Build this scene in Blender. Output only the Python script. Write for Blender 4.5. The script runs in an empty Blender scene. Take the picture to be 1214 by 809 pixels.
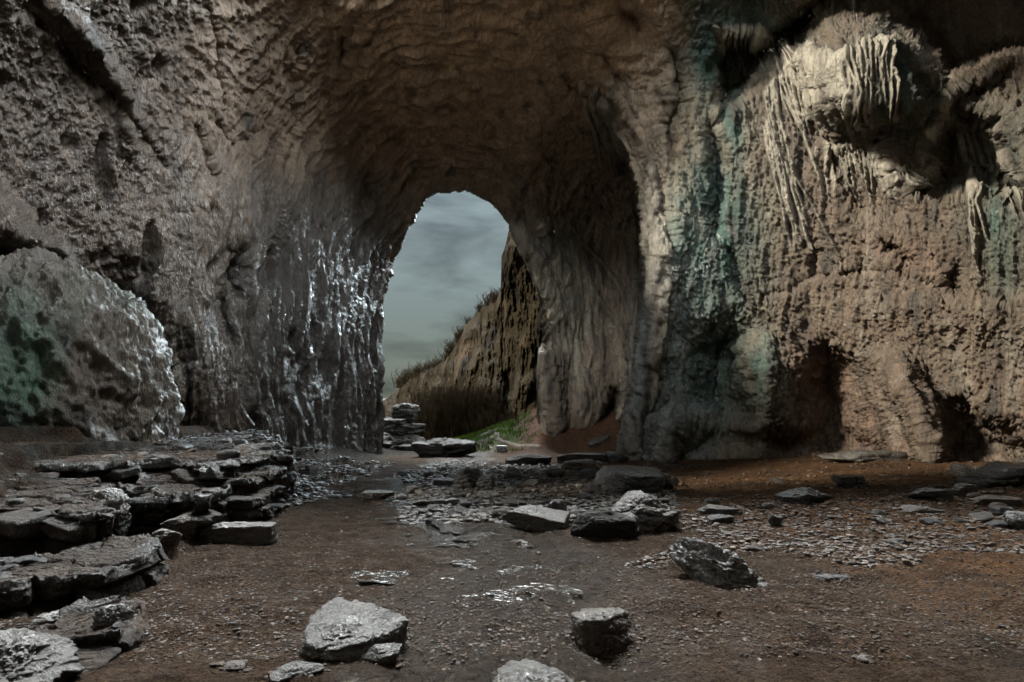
import bpy, math, random
import numpy as np
from math import radians as RAD

sc = bpy.context.scene
COL = sc.collection
random.seed(7)

# ------------------------------------------------------------------ camera
EYE = 1.7
FPX, CU, CV = 720.0, 607.0, 470.0          # focal length in photo pixels, centre column, horizon row
cam_d = bpy.data.cameras.new('camera')
cam = bpy.data.objects.new('camera', cam_d)
COL.objects.link(cam)
cam.location = (0, 0, EYE)
cam.rotation_euler = (RAD(90), 0, 0)
cam_d.sensor_width = 36.0
cam_d.lens = 36.0 * FPX / 1214.0
cam_d.shift_y = (CV - 404.5) / 1214.0
cam_d.clip_start = 0.05
cam_d.clip_end = 5000
sc.camera = cam

# ------------------------------------------------------------------ light
SUN_TO = np.array((-0.83, -0.28, 0.48))    # direction towards the sun
SUN_TO /= np.linalg.norm(SUN_TO)
sun_el = math.asin(SUN_TO[2])
sun_az = math.atan2(SUN_TO[0], SUN_TO[1])
world = bpy.data.worlds.new('World')
sc.world = world
world.use_nodes = True
wn, wl = world.node_tree.nodes, world.node_tree.links
wn.clear()
w_out = wn.new('ShaderNodeOutputWorld')
w_bg = wn.new('ShaderNodeBackground')
w_bg.inputs['Strength'].default_value = 0.10
w_sky = wn.new('ShaderNodeTexSky')
w_sky.sky_type = 'NISHITA'
w_sky.sun_disc = False
w_sky.sun_elevation = sun_el
w_sky.sun_rotation = sun_az
w_sky.air_density = 1.5
w_sky.dust_density = 3.0
tc = wn.new('ShaderNodeTexCoord')
sep = wn.new('ShaderNodeSeparateXYZ')
wl.new(tc.outputs['Generated'], sep.inputs[0])
# overcast brightening towards the zenith
ramp = wn.new('ShaderNodeValToRGB')
wl.new(sep.outputs['Z'], ramp.inputs[0])
cr = ramp.color_ramp
cr.elements[0].position = 0.0
cr.elements[0].color = (0.92, 1.08, 0.88, 1)
cr.elements[1].position = 1.0
cr.elements[1].color = (3.4, 3.9, 4.3, 1)
for p, c in ((0.05, (0.98, 1.22, 1.10, 1)), (0.14, (1.15, 1.48, 1.50, 1)), (0.26, (1.60, 2.02, 2.12, 1)),
             (0.40, (1.6, 2.2, 2.4, 1)), (0.6, (2.6, 3.1, 3.4, 1))):
    e = cr.elements.new(p)
    e.color = c
# bright sky lobes added out of view to light the cave: (azimuth to the right of the view, elevation, half width, value)
FILL_LOBES = ((13, 23, 9, 700.0), (34, 31, 17, 330.0), (-10, 51, 10, 1100.0), (86, 46, 9, 480.0), (128, 38, 12, 110.0), (-160, 34, 11, 120.0), (-62, 30, 14, 30.0))
sky_sum = ramp.outputs[0]
nrm = wn.new('ShaderNodeVectorMath'); nrm.operation = 'NORMALIZE'
wl.new(tc.outputs['Generated'], nrm.inputs[0])
for az_, el_, hw, val in FILL_LOBES:
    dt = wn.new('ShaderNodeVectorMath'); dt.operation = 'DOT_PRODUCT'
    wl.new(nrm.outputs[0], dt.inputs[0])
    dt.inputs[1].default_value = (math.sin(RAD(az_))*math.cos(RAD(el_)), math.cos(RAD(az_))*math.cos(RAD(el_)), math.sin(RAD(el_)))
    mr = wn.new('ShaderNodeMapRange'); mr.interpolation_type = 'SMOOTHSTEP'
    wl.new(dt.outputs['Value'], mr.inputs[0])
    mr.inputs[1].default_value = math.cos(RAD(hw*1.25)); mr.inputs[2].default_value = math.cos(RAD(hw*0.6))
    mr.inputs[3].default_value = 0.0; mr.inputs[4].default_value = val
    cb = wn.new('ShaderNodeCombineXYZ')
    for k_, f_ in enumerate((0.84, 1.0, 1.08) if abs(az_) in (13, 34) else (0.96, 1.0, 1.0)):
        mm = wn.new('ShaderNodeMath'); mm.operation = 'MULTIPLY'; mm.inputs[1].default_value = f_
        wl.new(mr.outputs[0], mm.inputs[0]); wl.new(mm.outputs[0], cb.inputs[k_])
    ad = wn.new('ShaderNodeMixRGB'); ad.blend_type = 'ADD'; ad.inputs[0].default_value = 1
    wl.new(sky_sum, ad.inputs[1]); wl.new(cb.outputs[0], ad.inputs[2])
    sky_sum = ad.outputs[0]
# cloud banks
mp = wn.new('ShaderNodeMapping')
mp.inputs['Scale'].default_value = (3.2, 3.2, 11.0)
mp.inputs['Rotation'].default_value = (0.0, 0.22, 0.0)
mp.inputs['Location'].default_value = (1.3, 0.2, 0.35)
wl.new(tc.outputs['Generated'], mp.inputs[0])
nz = wn.new('ShaderNodeTexNoise')
nz.inputs['Scale'].default_value = 1.25
nz.inputs['Detail'].default_value = 7
nz.inputs['Roughness'].default_value = 0.52
nz.inputs['Distortion'].default_value = 0.35
wl.new(mp.outputs[0], nz.inputs['Vector'])
cl = wn.new('ShaderNodeValToRGB')
wl.new(nz.outputs['Fac'], cl.inputs[0])
cl.color_ramp.elements[0].position = 0.40
cl.color_ramp.elements[0].color = (0.50, 0.50, 0.51, 1)
cl.color_ramp.elements[1].position = 0.56
cl.color_ramp.elements[1].color = (1.08, 1.06, 1.04, 1)
mul = wn.new('ShaderNodeMixRGB')
mul.blend_type = 'MULTIPLY'
mul.inputs[0].default_value = 1
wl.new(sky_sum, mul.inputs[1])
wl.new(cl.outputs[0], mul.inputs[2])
mx = wn.new('ShaderNodeMixRGB')
mx.inputs[0].default_value = 0.93
wl.new(w_sky.outputs[0], mx.inputs[1])
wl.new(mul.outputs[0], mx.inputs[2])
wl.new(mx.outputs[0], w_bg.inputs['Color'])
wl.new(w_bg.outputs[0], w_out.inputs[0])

sun_d = bpy.data.lights.new('sun', 'SUN')
sun_d.energy = 4.6
sun_d.angle = RAD(7)
sun_d.color = (1.0, 0.90, 0.76)
sun = bpy.data.objects.new('sun', sun_d)
COL.objects.link(sun)
from mathutils import Vector
sun.rotation_euler = Vector(SUN_TO).to_track_quat('Z', 'Y').to_euler()

sc.view_settings.view_transform = 'Standard'
sc.view_settings.look = 'None'
sc.view_settings.exposure = 0.75
sc.view_settings.gamma = 1.0
sc.view_settings.use_curve_mapping = False
sc.render.engine = 'CYCLES'
sc.cycles.use_denoising = True
sc.cycles.max_bounces = 7
sc.cycles.diffuse_bounces = 5
sc.cycles.glossy_bounces = 2
sc.cycles.caustics_reflective = False
sc.cycles.caustics_refractive = False
sc.cycles.sample_clamp_indirect = 3.0

# ------------------------------------------------------------------ numeric helpers
def _hash(ix, iy, iz, seed):
    h = (ix.astype(np.uint32) * np.uint32(374761393) + iy.astype(np.uint32) * np.uint32(668265263)
         + iz.astype(np.uint32) * np.uint32(2147483647) + np.uint32(seed) * np.uint32(1274126177))
    h = (h ^ (h >> np.uint32(13))) * np.uint32(1103515245)
    h = (h ^ (h >> np.uint32(15))) * np.uint32(2654435761)
    return h ^ (h >> np.uint32(16))

GR = np.array([(1,1,0),(-1,1,0),(1,-1,0),(-1,-1,0),(1,0,1),(-1,0,1),(1,0,-1),(-1,0,-1),
               (0,1,1),(0,-1,1),(0,1,-1),(0,-1,-1),(1,1,0),(0,-1,1),(-1,1,0),(0,-1,-1)], dtype=np.float32)

def noise(x, y, z, seed=0):
    """gradient noise, about -1..1"""
    x = np.asarray(x, dtype=np.float64); y = np.asarray(y, dtype=np.float64); z = np.asarray(z, dtype=np.float64)
    x, y, z = np.broadcast_arrays(x, y, z)
    fx, fy, fz = np.floor(x), np.floor(y), np.floor(z)
    ix, iy, iz = fx.astype(np.int64), fy.astype(np.int64), fz.astype(np.int64)
    x = (x - fx).astype(np.float32); y = (y - fy).astype(np.float32); z = (z - fz).astype(np.float32)
    u = x*x*x*(x*(x*6-15)+10); v = y*y*y*(y*(y*6-15)+10); w = z*z*z*(z*(z*6-15)+10)
    out = 0
    for dx in (0, 1):
        for dy in (0, 1):
            for dz in (0, 1):
                g = GR[_hash(ix+dx, iy+dy, iz+dz, seed) & np.uint32(15)]
                d = g[..., 0]*(x-dx) + g[..., 1]*(y-dy) + g[..., 2]*(z-dz)
                out = out + d * (u if dx else 1-u) * (v if dy else 1-v) * (w if dz else 1-w)
    return out

def fbm(x, y, z, octv=4, seed=0, gain=0.5, ridged=False):
    s, a, t = 0, 1.0, 0
    for k in range(octv):
        n = noise(x, y, z, seed + k*17)
        if ridged:
            n = 1 - 2.2*np.abs(n)
        s = s + a*n
        t += a
        a *= gain
        x, y, z = x*2.03 + 11.3, y*2.03 + 5.1, z*2.03 + 7.7
    return s / t

def sstep(a, b, x):
    t = np.clip((x - a) / (b - a), 0, 1)
    return t*t*(3 - 2*t)

def seg_dist(u, v, pts):
    """distance to a polyline and position along it (0..1)"""
    best = np.full(u.shape, 1e9); along = np.zeros(u.shape)
    L = [math.hypot(pts[i+1][0]-pts[i][0], pts[i+1][1]-pts[i][1]) for i in range(len(pts)-1)]
    tot, acc = sum(L), 0
    for i in range(len(pts)-1):
        ax, ay = pts[i]; bx, by = pts[i+1]
        dx, dy = bx-ax, by-ay
        t = np.clip(((u-ax)*dx + (v-ay)*dy) / (dx*dx+dy*dy+1e-9), 0, 1)
        d = np.hypot(u-ax-t*dx, v-ay-t*dy)
        m = d < best
        best = np.where(m, d, best)
        along = np.where(m, (acc + t*L[i]) / tot, along)
        acc += L[i]
    return best, along

def inside(u, v, poly):
    r = np.zeros(u.shape, bool)
    n = len(poly)
    for i in range(n):
        x1, y1 = poly[i]; x2, y2 = poly[(i+1) % n]
        c = ((y1 > v) != (y2 > v)) & (u < (x2-x1)*(v-y1)/((y2-y1) if y2 != y1 else 1e-9) + x1)
        r ^= c
    return r

def sdist(u, v, poly):
    """signed distance to a closed outline, positive inside"""
    d, _ = seg_dist(u, v, list(poly) + [poly[0]])
    return np.where(inside(u, v, poly), d, -d)

def tps(points):
    """thin plate interpolation of scattered depths"""
    P = np.array([(a/100.0, b/100.0) for a, b, _ in points]); z = np.array([c for _, _, c in points], float)
    n = len(P)
    def K(r2):
        return np.where(r2 > 1e-12, r2*np.log(r2 + 1e-12), 0)
    r2 = ((P[:, None] - P[None])**2).sum(-1)
    A = np.zeros((n+3, n+3))
    A[:n, :n] = K(r2) + np.eye(n)*0.15
    A[:n, n] = 1; A[:n, n+1:] = P
    A[n, :n] = 1; A[n+1:, :n] = P.T
    w = np.linalg.solve(A, np.concatenate([z, np.zeros(3)]))
    def f(u, v):
        u = u/100.0; v = v/100.0
        s = w[n] + w[n+1]*u + w[n+2]*v
        for i in range(n):
            s = s + w[i]*K((u-P[i, 0])**2 + (v-P[i, 1])**2)
        return s
    return f

def link(o, parent=None):
    COL.objects.link(o)
    if parent is not None:
        o.parent = parent
    return o

def mesh_np(name, V, F, mat, parent=None, smooth=True, col=None):
    """V (n,3), F (m,k) equal sided faces"""
    V = np.ascontiguousarray(V, dtype=np.float32)
    F = np.ascontiguousarray(F, dtype=np.int32)
    me = bpy.data.meshes.new(name)
    k = F.shape[1]
    me.vertices.add(len(V)); me.vertices.foreach_set('co', V.ravel())
    me.loops.add(F.size); me.loops.foreach_set('vertex_index', F.ravel())
    me.polygons.add(len(F))
    me.polygons.foreach_set('loop_start', np.arange(0, F.size, k, dtype=np.int32))
    me.polygons.foreach_set('use_smooth', np.full(len(F), smooth, dtype=bool))
    me.update(calc_edges=True)
    if col is not None:
        c = np.ones((len(V), 4), np.float32)
        c[:, :col.shape[1]] = col
        a = me.color_attributes.new('tint', 'FLOAT_COLOR', 'POINT')
        a.data.foreach_set('color', c.ravel())
    me.materials.append(mat)
    return link(bpy.data.objects.new(name, me), parent)

def grid_faces(nr, nc, keep=None, wrap=False):
    i = np.arange(nr*nc).reshape(nr, nc)
    if wrap:
        j = np.roll(i, -1, axis=1)
        q = np.stack([i[:-1], i[1:], j[1:], j[:-1]], -1)
    else:
        q = np.stack([i[:-1, :-1], i[1:, :-1], i[1:, 1:], i[:-1, 1:]], -1)
    q = q.reshape(-1, 4)
    if keep is not None:
        q = q[keep.ravel()]
    return q

def compact(V, F, *attrs):
    used = np.zeros(len(V), bool); used[F.ravel()] = True
    m = np.cumsum(used) - 1
    return (V[used], m[F]) + tuple(a[used] for a in attrs)

def normals(P):
    """normals of a (r,c,3) grid"""
    a = np.gradient(P, axis=0); b = np.gradient(P, axis=1)
    n = np.cross(b, a)
    return n / (np.linalg.norm(n, axis=-1, keepdims=True) + 1e-9)

def struct(o, kind='structure'):
    o['kind'] = kind
    return o

def tag(o, label, cat, group=None):
    o['label'] = label; o['category'] = cat
    if group:
        o['group'] = group
    return o

# ------------------------------------------------------------------ materials
def rock_mat(name, base=None, rough=(0.35, 0.6), bump=0.5, scale=1.0, spec=0.5, var=0.45, stretch=0.45, streak=0.0, bdist=0.06, coat=0.8, speck=(0.7, 1.2)):
    m = bpy.data.materials.new(name); m.use_nodes = True
    N, L = m.node_tree.nodes, m.node_tree.links
    bs = N['Principled BSDF']
    tcn = N.new('ShaderNodeTexCoord')
    mpn = N.new('ShaderNodeMapping'); mpn.inputs['Scale'].default_value = (scale, scale, scale*stretch)
    L.new(tcn.outputs['Object'], mpn.inputs[0])
    def tex(sc_, det, rg=0.6, dist=0.0):
        t = N.new('ShaderNodeTexNoise'); t.inputs['Scale'].default_value = sc_
        t.inputs['Detail'].default_value = det; t.inputs['Roughness'].default_value = rg
        t.inputs['Distortion'].default_value = dist
        L.new(mpn.outputs[0], t.inputs['Vector']); return t.outputs['Fac']
    def rmp(src, p0, c0, p1, c1):
        r = N.new('ShaderNodeValToRGB'); L.new(src, r.inputs[0])
        r.color_ramp.elements[0].position = p0; r.color_ramp.elements[0].color = (c0, c0, c0, 1)
        r.color_ramp.elements[1].position = p1; r.color_ramp.elements[1].color = (c1, c1, c1, 1)
        return r.outputs[0]
    def mult(a, b, f=1.0):
        x = N.new('ShaderNodeMixRGB'); x.blend_type = 'MULTIPLY'; x.inputs[0].default_value = f
        L.new(a, x.inputs[1]); L.new(b, x.inputs[2]); return x.outputs[0]
    if base is None:
        at = N.new('ShaderNodeVertexColor'); at.layer_name = 'tint'; c = at.outputs['Color']
    else:
        rg = N.new('ShaderNodeRGB'); rg.outputs[0].default_value = (*base, 1); c = rg.outputs[0]
    big = rmp(tex(1.3, 6, 0.65, 0.4), 0.32, 1-var, 0.68, 1+var*0.6)
    fine = rmp(tex(14, 5, 0.75), 0.34, speck[0], 0.66, speck[1])
    c = mult(mult(c, big), fine)
    L.new(c, bs.inputs['Base Color'])
    r = N.new('ShaderNodeMapRange'); L.new(tex(2.2, 5, 0.6), r.inputs[0])
    r.inputs[1].default_value = 0.35; r.inputs[2].default_value = 0.65
    r.inputs[3].default_value = rough[0]; r.inputs[4].default_value = rough[1]
    if base is None:
        w = N.new('ShaderNodeMath'); w.operation = 'MULTIPLY'
        L.new(r.outputs[0], w.inputs[0]); L.new(at.outputs['Alpha'], w.inputs[1])
        L.new(w.outputs[0], bs.inputs['Roughness'])
        cw = N.new('ShaderNodeMapRange'); L.new(at.outputs['Alpha'], cw.inputs[0])
        cw.inputs[1].default_value = 0.5; cw.inputs[2].default_value = 1.1; cw.inputs[3].default_value = 0.7; cw.inputs[4].default_value = 0.0
        if coat > 0:
            L.new(cw.outputs[0], bs.inputs['Coat Weight'])
    else:
        L.new(r.outputs[0], bs.inputs['Roughness'])
    bs.inputs['Specular IOR Level'].default_value = spec
    add = N.new('ShaderNodeMath'); add.operation = 'MULTIPLY_ADD'; add.inputs[1].default_value = 0.35
    L.new(tex(26, 6, 0.65), add.inputs[0]); L.new(tex(7, 8, 0.62, 0.6), add.inputs[2])
    bs.inputs['Coat Weight'].default_value = coat; bs.inputs['Coat Roughness'].default_value = 0.27
    bp = N.new('ShaderNodeBump'); bp.inputs['Strength'].default_value = bump; bp.inputs['Distance'].default_value = bdist
    L.new(add.outputs[0], bp.inputs['Height']); L.new(bp.outputs[0], bs.inputs['Normal']); L.new(bp.outputs[0], bs.inputs['Coat Normal'])
    return m

def leaf_mat(name, c0, c1):
    m = bpy.data.materials.new(name); m.use_nodes = True
    N, L = m.node_tree.nodes, m.node_tree.links
    bs = N['Principled BSDF']; bs.inputs['Roughness'].default_value = 1.0; bs.inputs['Specular IOR Level'].default_value = 0.05
    g = N.new('ShaderNodeTexCoord'); t = N.new('ShaderNodeTexNoise'); t.inputs['Scale'].default_value = 1.7
    t.inputs['Detail'].default_value = 5
    L.new(g.outputs['Object'], t.inputs['Vector'])
    r = N.new('ShaderNodeValToRGB'); L.new(t.outputs['Fac'], r.inputs[0])
    r.color_ramp.elements[0].position = 0.35; r.color_ramp.elements[0].color = (*c0, 1)
    r.color_ramp.elements[1].position = 0.65; r.color_ramp.elements[1].color = (*c1, 1)
    L.new(r.outputs[0], bs.inputs['Base Color'])
    return m

M_WALL = rock_mat('cave_rock', None, (0.34, 0.6), 1.0, 1.0, 0.6, stretch=0.3, bdist=0.14)
M_LEDGE = rock_mat('ledge_rock', None, (0.4, 0.7), 1.0, 1.6, 0.2, stretch=0.7, bdist=0.09, speck=(0.45, 1.5))
M_OUT = rock_mat('cliff_rock', None, (0.85, 1.0), 0.8, 0.5, 0.04, bdist=0.4, coat=0.0)
M_SOIL = rock_mat('soil', None, (0.6, 0.9), 1.0, 3.0, 0.08, stretch=1.0, bdist=0.14, speck=(0.25, 1.75))
M_STONE = rock_mat('grey_stone', (0.058, 0.051, 0.044), (0.28, 0.5), 0.9, 2.2, 0.6, stretch=0.8, bdist=0.05, coat=0.4, speck=(0.5, 1.5))
M_PALE = rock_mat('pale_stone', (0.080, 0.074, 0.066), (0.22, 0.42), 0.9, 2.2, 0.6, stretch=0.8, bdist=0.05, coat=0.4, speck=(0.5, 1.5))
M_DARK = rock_mat('dark_stone', (0.024, 0.024, 0.025), (0.4, 0.6), 0.8, 2.2, 0.4, stretch=0.8, bdist=0.05, coat=0.4, speck=(0.5, 1.5))
M_BROWN = rock_mat('brown_stone', (0.06, 0.045, 0.034), (0.35, 0.6), 0.9, 2.2, 0.5, stretch=0.8, bdist=0.05, coat=0.4, speck=(0.5, 1.5))
M_DULL = rock_mat('dull_stone', (0.022, 0.020, 0.018), (0.6, 0.85), 0.9, 2.2, 0.3, stretch=0.8, bdist=0.05, coat=0.0)
M_GRAVEL = rock_mat('gravel_stone', None, (0.4, 0.7), 0.5, 6.0, 0.25, stretch=1.0, bdist=0.02)
M_LEAF = leaf_mat('grass_green', (0.025, 0.048, 0.010), (0.07, 0.12, 0.02))
M_DRY = leaf_mat('dry_scrub', (0.012, 0.010, 0.006), (0.03, 0.023, 0.014))
M_IVY = leaf_mat('ivy_leaf', (0.015, 0.022, 0.015), (0.04, 0.055, 0.03))

# ------------------------------------------------------------------ ground heights
def left_line(y):
    return -4.0 - 0.070*np.clip(y-5, 0, 40) + 0.25*np.sin(y*1.1)

def ground_z(x, y, fine=True):
    x = np.asarray(x, float); y = np.asarray(y, float)
    z = -0.05*np.clip(y-4, 0, 30)
    # terraces against the left wall
    d = left_line(y) - x
    dn = d + 0.55*noise(x*0.9, y*0.9, 3.3, 5) + 0.25*noise(x*2.7, y*2.7, 1.3, 6)
    far = 1 - sstep(21, 28, y)
    t = 0.10*sstep(0.0, 0.25, dn) + 0.26*sstep(1.0, 1.35, dn) + 0.38*sstep(2.3, 2.6, dn) + 0.42*sstep(3.7, 4.05, dn) + 0.35*sstep(5.0, 5.4, dn)
    z = z + t*far*sstep(-6, 4, y)
    z = z + 0.5*sstep(0.5, 3.5, d)*(1-far)*(1-sstep(36, 44, y))
    # rise towards the right wall
    z = z + 0.30*sstep(6, 14, x)*sstep(6, 14, y)*(1-sstep(24, 30, y))
    # mound of soil and grass beyond the arch
    z = z + (1.45*sstep(33.5, 43, y))*sstep(-5.0, 1.0, x)*(1-sstep(9, 13, x))*(1-sstep(47, 60, y))
    z = z + 1.25*sstep(32.5, 37.0, y)*sstep(0.0, 2.6, x)*(1-sstep(8, 10, x))*(1-sstep(46, 52, y))
    z = z + 0.55*np.exp(-((x+0.6)/1.3)**2 - ((y-37.0)/1.6)**2)
    z = z - 1.4*sstep(50, 120, y)
    # undulation, ruts and trodden hollows
    near_ = sstep(2.5, 4, y)*(1-sstep(20, 26, y))
    rx = x + 0.30*np.clip(y-7, 0, 8) - 0.15 + 0.25*noise(x*0.3, y*0.5, 0.2, 13)
    z = z - near_*0.05*np.exp(-((rx-0.55)/0.22)**2) - near_*0.045*np.exp(-((rx+0.75)/0.25)**2) + near_*0.03*np.exp(-((rx-0.05)/0.3)**2)
    z = z - near_*0.035*sstep(0.25, 0.5, noise(x*1.9, y*1.6, 0.9, 14)) + near_*0.03*noise(x*2.4, y*2.4, 0.1, 15)
    z = z + 0.07*noise(x*0.35, y*0.35, 0.5, 1) + 0.035*noise(x*1.1, y*1.1, 0.7, 2)
    if fine:
        near = 1 - sstep(30, 60, np.hypot(x, y))
        rut = 0.040 + 0.03*sstep(3, 6, x) + 0.03*sstep(0.2, 1.2, d)
        z = z + near*(rut*fbm(x*4.2, y*4.2, 0.3, 4, 21, 0.6) + 0.45*rut*np.clip(fbm(x*11, y*11, 0.9, 3, 31), -0.2, 1) + 0.22*rut*np.abs(fbm(x*24, y*24, 0.4, 2, 37)))
    return z

def on_ground(u, v):
    """world point where the sight line through a photo pixel meets the ground"""
    dx, dz = (u-CU)/FPX, (CV-v)/FPX
    y = np.geomspace(1.5, 80, 4000)
    h = EYE + dz*y - ground_z(dx*y, y, False)
    k = np.argmax(h < 0)
    return dx*y[k], y[k], float(ground_z(dx*y[k], y[k], False))

# ------------------------------------------------------------------ ground
def build_ground():
    a = np.concatenate([np.linspace(-180, -54, 50, endpoint=False), np.linspace(-54, 54, 860, endpoint=False), np.linspace(54, 180, 51)])
    a = np.radians(a)[:-1]
    inv = np.linspace(1/2.2, 1/36.0, 560)
    r = np.concatenate([np.linspace(0.25, 2.2, 24, endpoint=False), 1/inv, np.geomspace(36.4, 60, 90), np.geomspace(63, 1500, 26)])
    A, R = np.meshgrid(a, r)
    X, Y = R*np.sin(A), R*np.cos(A)
    Z = ground_z(X, Y)
    V = np.stack([X, Y, Z], -1)
    n1 = fbm(X*0.55, Y*0.55, 0.2, 4, 41); n2 = fbm(X*2.1, Y*2.1, 0.4, 4, 47)
    soil = np.array((0.058, 0.037, 0.0235)); grey = np.array((0.050, 0.040, 0.031)); orange = np.array((0.135, 0.074, 0.037)); red = np.array((0.11, 0.058, 0.038))
    C = np.broadcast_to(soil, V.shape).copy()
    def blend(c, f):
        C[...] = C*(1-f[..., None]) + np.array(c)*f[..., None]
    cx = 0.15 - 0.30*np.clip(Y-7, 0, 8)                                           # trodden grey track towards the arch
    blend(grey, sstep(1.5, 0.3, np.abs(X-cx) + 0.9*n1)*0.5)
    blend(grey, sstep(1.0, 0.2, np.abs(X-(3.3-0.12*(Y-4))) + 0.7*n2)*0.6*sstep(10, 7, Y))
    blend(orange, sstep(-0.3, 0.5, n1 + 0.2)*sstep(1.8, 4.5, X)*sstep(3, 6, Y)*0.9)
    blend(red, sstep(33, 36, Y)*sstep(0.5, 2, X)*0.9)
    g = sstep(-0.1, 0.2, n2 + 0.25 - 0.35*np.abs(X+0.6))*sstep(34.5, 36, Y)*(1-sstep(44, 50, Y))
    blend((0.04, 0.065, 0.016), g)
    blend((0.022, 0.018, 0.014), sstep(29, 33, Y)*sstep(-0.5, -2.5, X)*(1-g))
    blend((0.03, 0.027, 0.02), sstep(46, 60, R))
    d = left_line(Y) - X
    blend((0.045, 0.040, 0.034), sstep(0.3, 1.0, d)*sstep(-0.2, 0.3, n2 + 0.1)*(1-sstep(30, 34, Y)))
    blend((0.35, 0.28, 0.21), sstep(1.5, -1.5, Y))  # floor behind the camera made pale to bounce light onto the ceiling
    C *= (1 + 0.3*n2)[..., None]
    wet = 1.25 - 0.95*sstep(1.7, 0.2, np.abs(X-cx) + 1.0*n1)*sstep(40, 30, Y) - 0.5*sstep(0.05, 0.3, n2)*sstep(2.6, 1.0, np.abs(X-cx)) - 0.2*n2
    C = np.concatenate([C, np.clip(wet, 0.32, 1.4)[..., None]], -1)
    F = grid_faces(*A.shape, wrap=True)[:, ::-1]
    o = mesh_np('ground', V.reshape(-1, 3), F, M_SOIL, col=C.reshape(-1, 4))
    struct(o)
build_ground()

# ------------------------------------------------------------------ cave shell
ARCH = [(446, 600), (448, 545), (447, 470), (447, 400), (449, 365), (455, 335), (466, 300), (478, 268), (491, 246), (503, 232), (516, 225), (540, 222),
        (556, 224), (570, 231), (584, 243), (596, 256), (604, 266), (607, 276), (613, 290), (624, 318), (634, 345), (639, 372), (640, 410), (636, 450), (634, 475), (640, 500), (650, 600)]
FRONT = tps([
 (448,560,33),(447,400,33),(455,335,33),(478,268,33),(516,225,33),(556,224,33.3),(604,266,34),
 (400,560,29.8),(400,400,29.3),(400,260,29),(430,190,30),(440,120,27.5),
 (336,560,26),(336,400,25.5),(336,250,25),(336,120,24.5),(336,0,22.5),(420,0,23.2),
 (193,540,20.3),(193,400,20),(193,250,20),(193,100,19.5),(193,0,18.5),(193,-150,15.5),
 (22,560,16),(22,300,16),(22,100,15.5),(22,-100,13.5),
 (-150,560,13),(-150,250,13),(-150,0,12),(-150,-200,10.5),(-320,560,11),(-320,200,11),(-320,-200,9),
 (527,170,30.8),(527,120,28.2),(527,60,25.6),(527,0,23.6),(527,-120,20),(527,-250,17),
 (640,120,28.8),(640,60,26),(640,0,23.8),(610,190,32),(336,-150,18.5),
 (700,100,27.6),(700,0,24),(755,540,28),(760,430,27.8),(770,330,27.3),(772,240,27),(750,170,27),
 (810,540,27),(810,400,26.8),(810,250,26.4),(810,100,25.4),(810,0,23.5),(760,-150,20),
 (900,540,26.2),(900,400,26),(900,250,25.2),(900,100,25),(900,0,24.5),
 (1000,540,24.3),(1000,400,24),(1000,250,23.4),(1000,100,23),(1000,0,22.6),(1000,-150,19),
 (1100,540,22),(1100,400,21.8),(1100,250,21.4),(1100,100,22),(1100,0,22.5),
 (1214,540,20),(1214,400,19.8),(1214,250,19.6),(1214,100,20.4),(1214,0,20),(1214,-150,17),
 (1400,560,17),(1400,250,16.5),(1400,0,16),(1400,-200,14),(1560,560,15),(1560,100,14)])
ALC = tps([(604,266,34),(625,300,34.6),(640,345,35.2),(641,400,35.6),(640,470,36),(655,440,36.6),(660,500,36.8),(668,330,36.2),(680,400,37.4),(690,480,37.0),(690,520,37.0),
 (640,240,34),(680,230,35),(700,190,33.5),(720,240,37),(700,300,37.8),(745,240,36),(745,350,37.5),(720,400,37.8),(720,470,38.5),(745,450,38),(745,520,38),(760,540,38),(780,400,38),(780,200,35),
 (720,170,31.5),(640,190,32.5),(660,140,30)])
ALC_POLY = [(604, 262), (622, 215), (650, 170), (690, 135), (722, 150), (745, 185), (757, 225), (763, 270), (766, 320), (761, 380), (756, 430), (750, 470), (741, 505), (735, 540), (735, 620), (560, 620), (560, 262)]

def gauss(u, v, cu, cv, su, sv, rot=0.0):
    c, s = math.cos(rot), math.sin(rot)
    a = (u-cu)*c + (v-cv)*s; b = -(u-cu)*s + (v-cv)*c
    return np.exp(-(a/su)**2 - (b/sv)**2)

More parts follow.
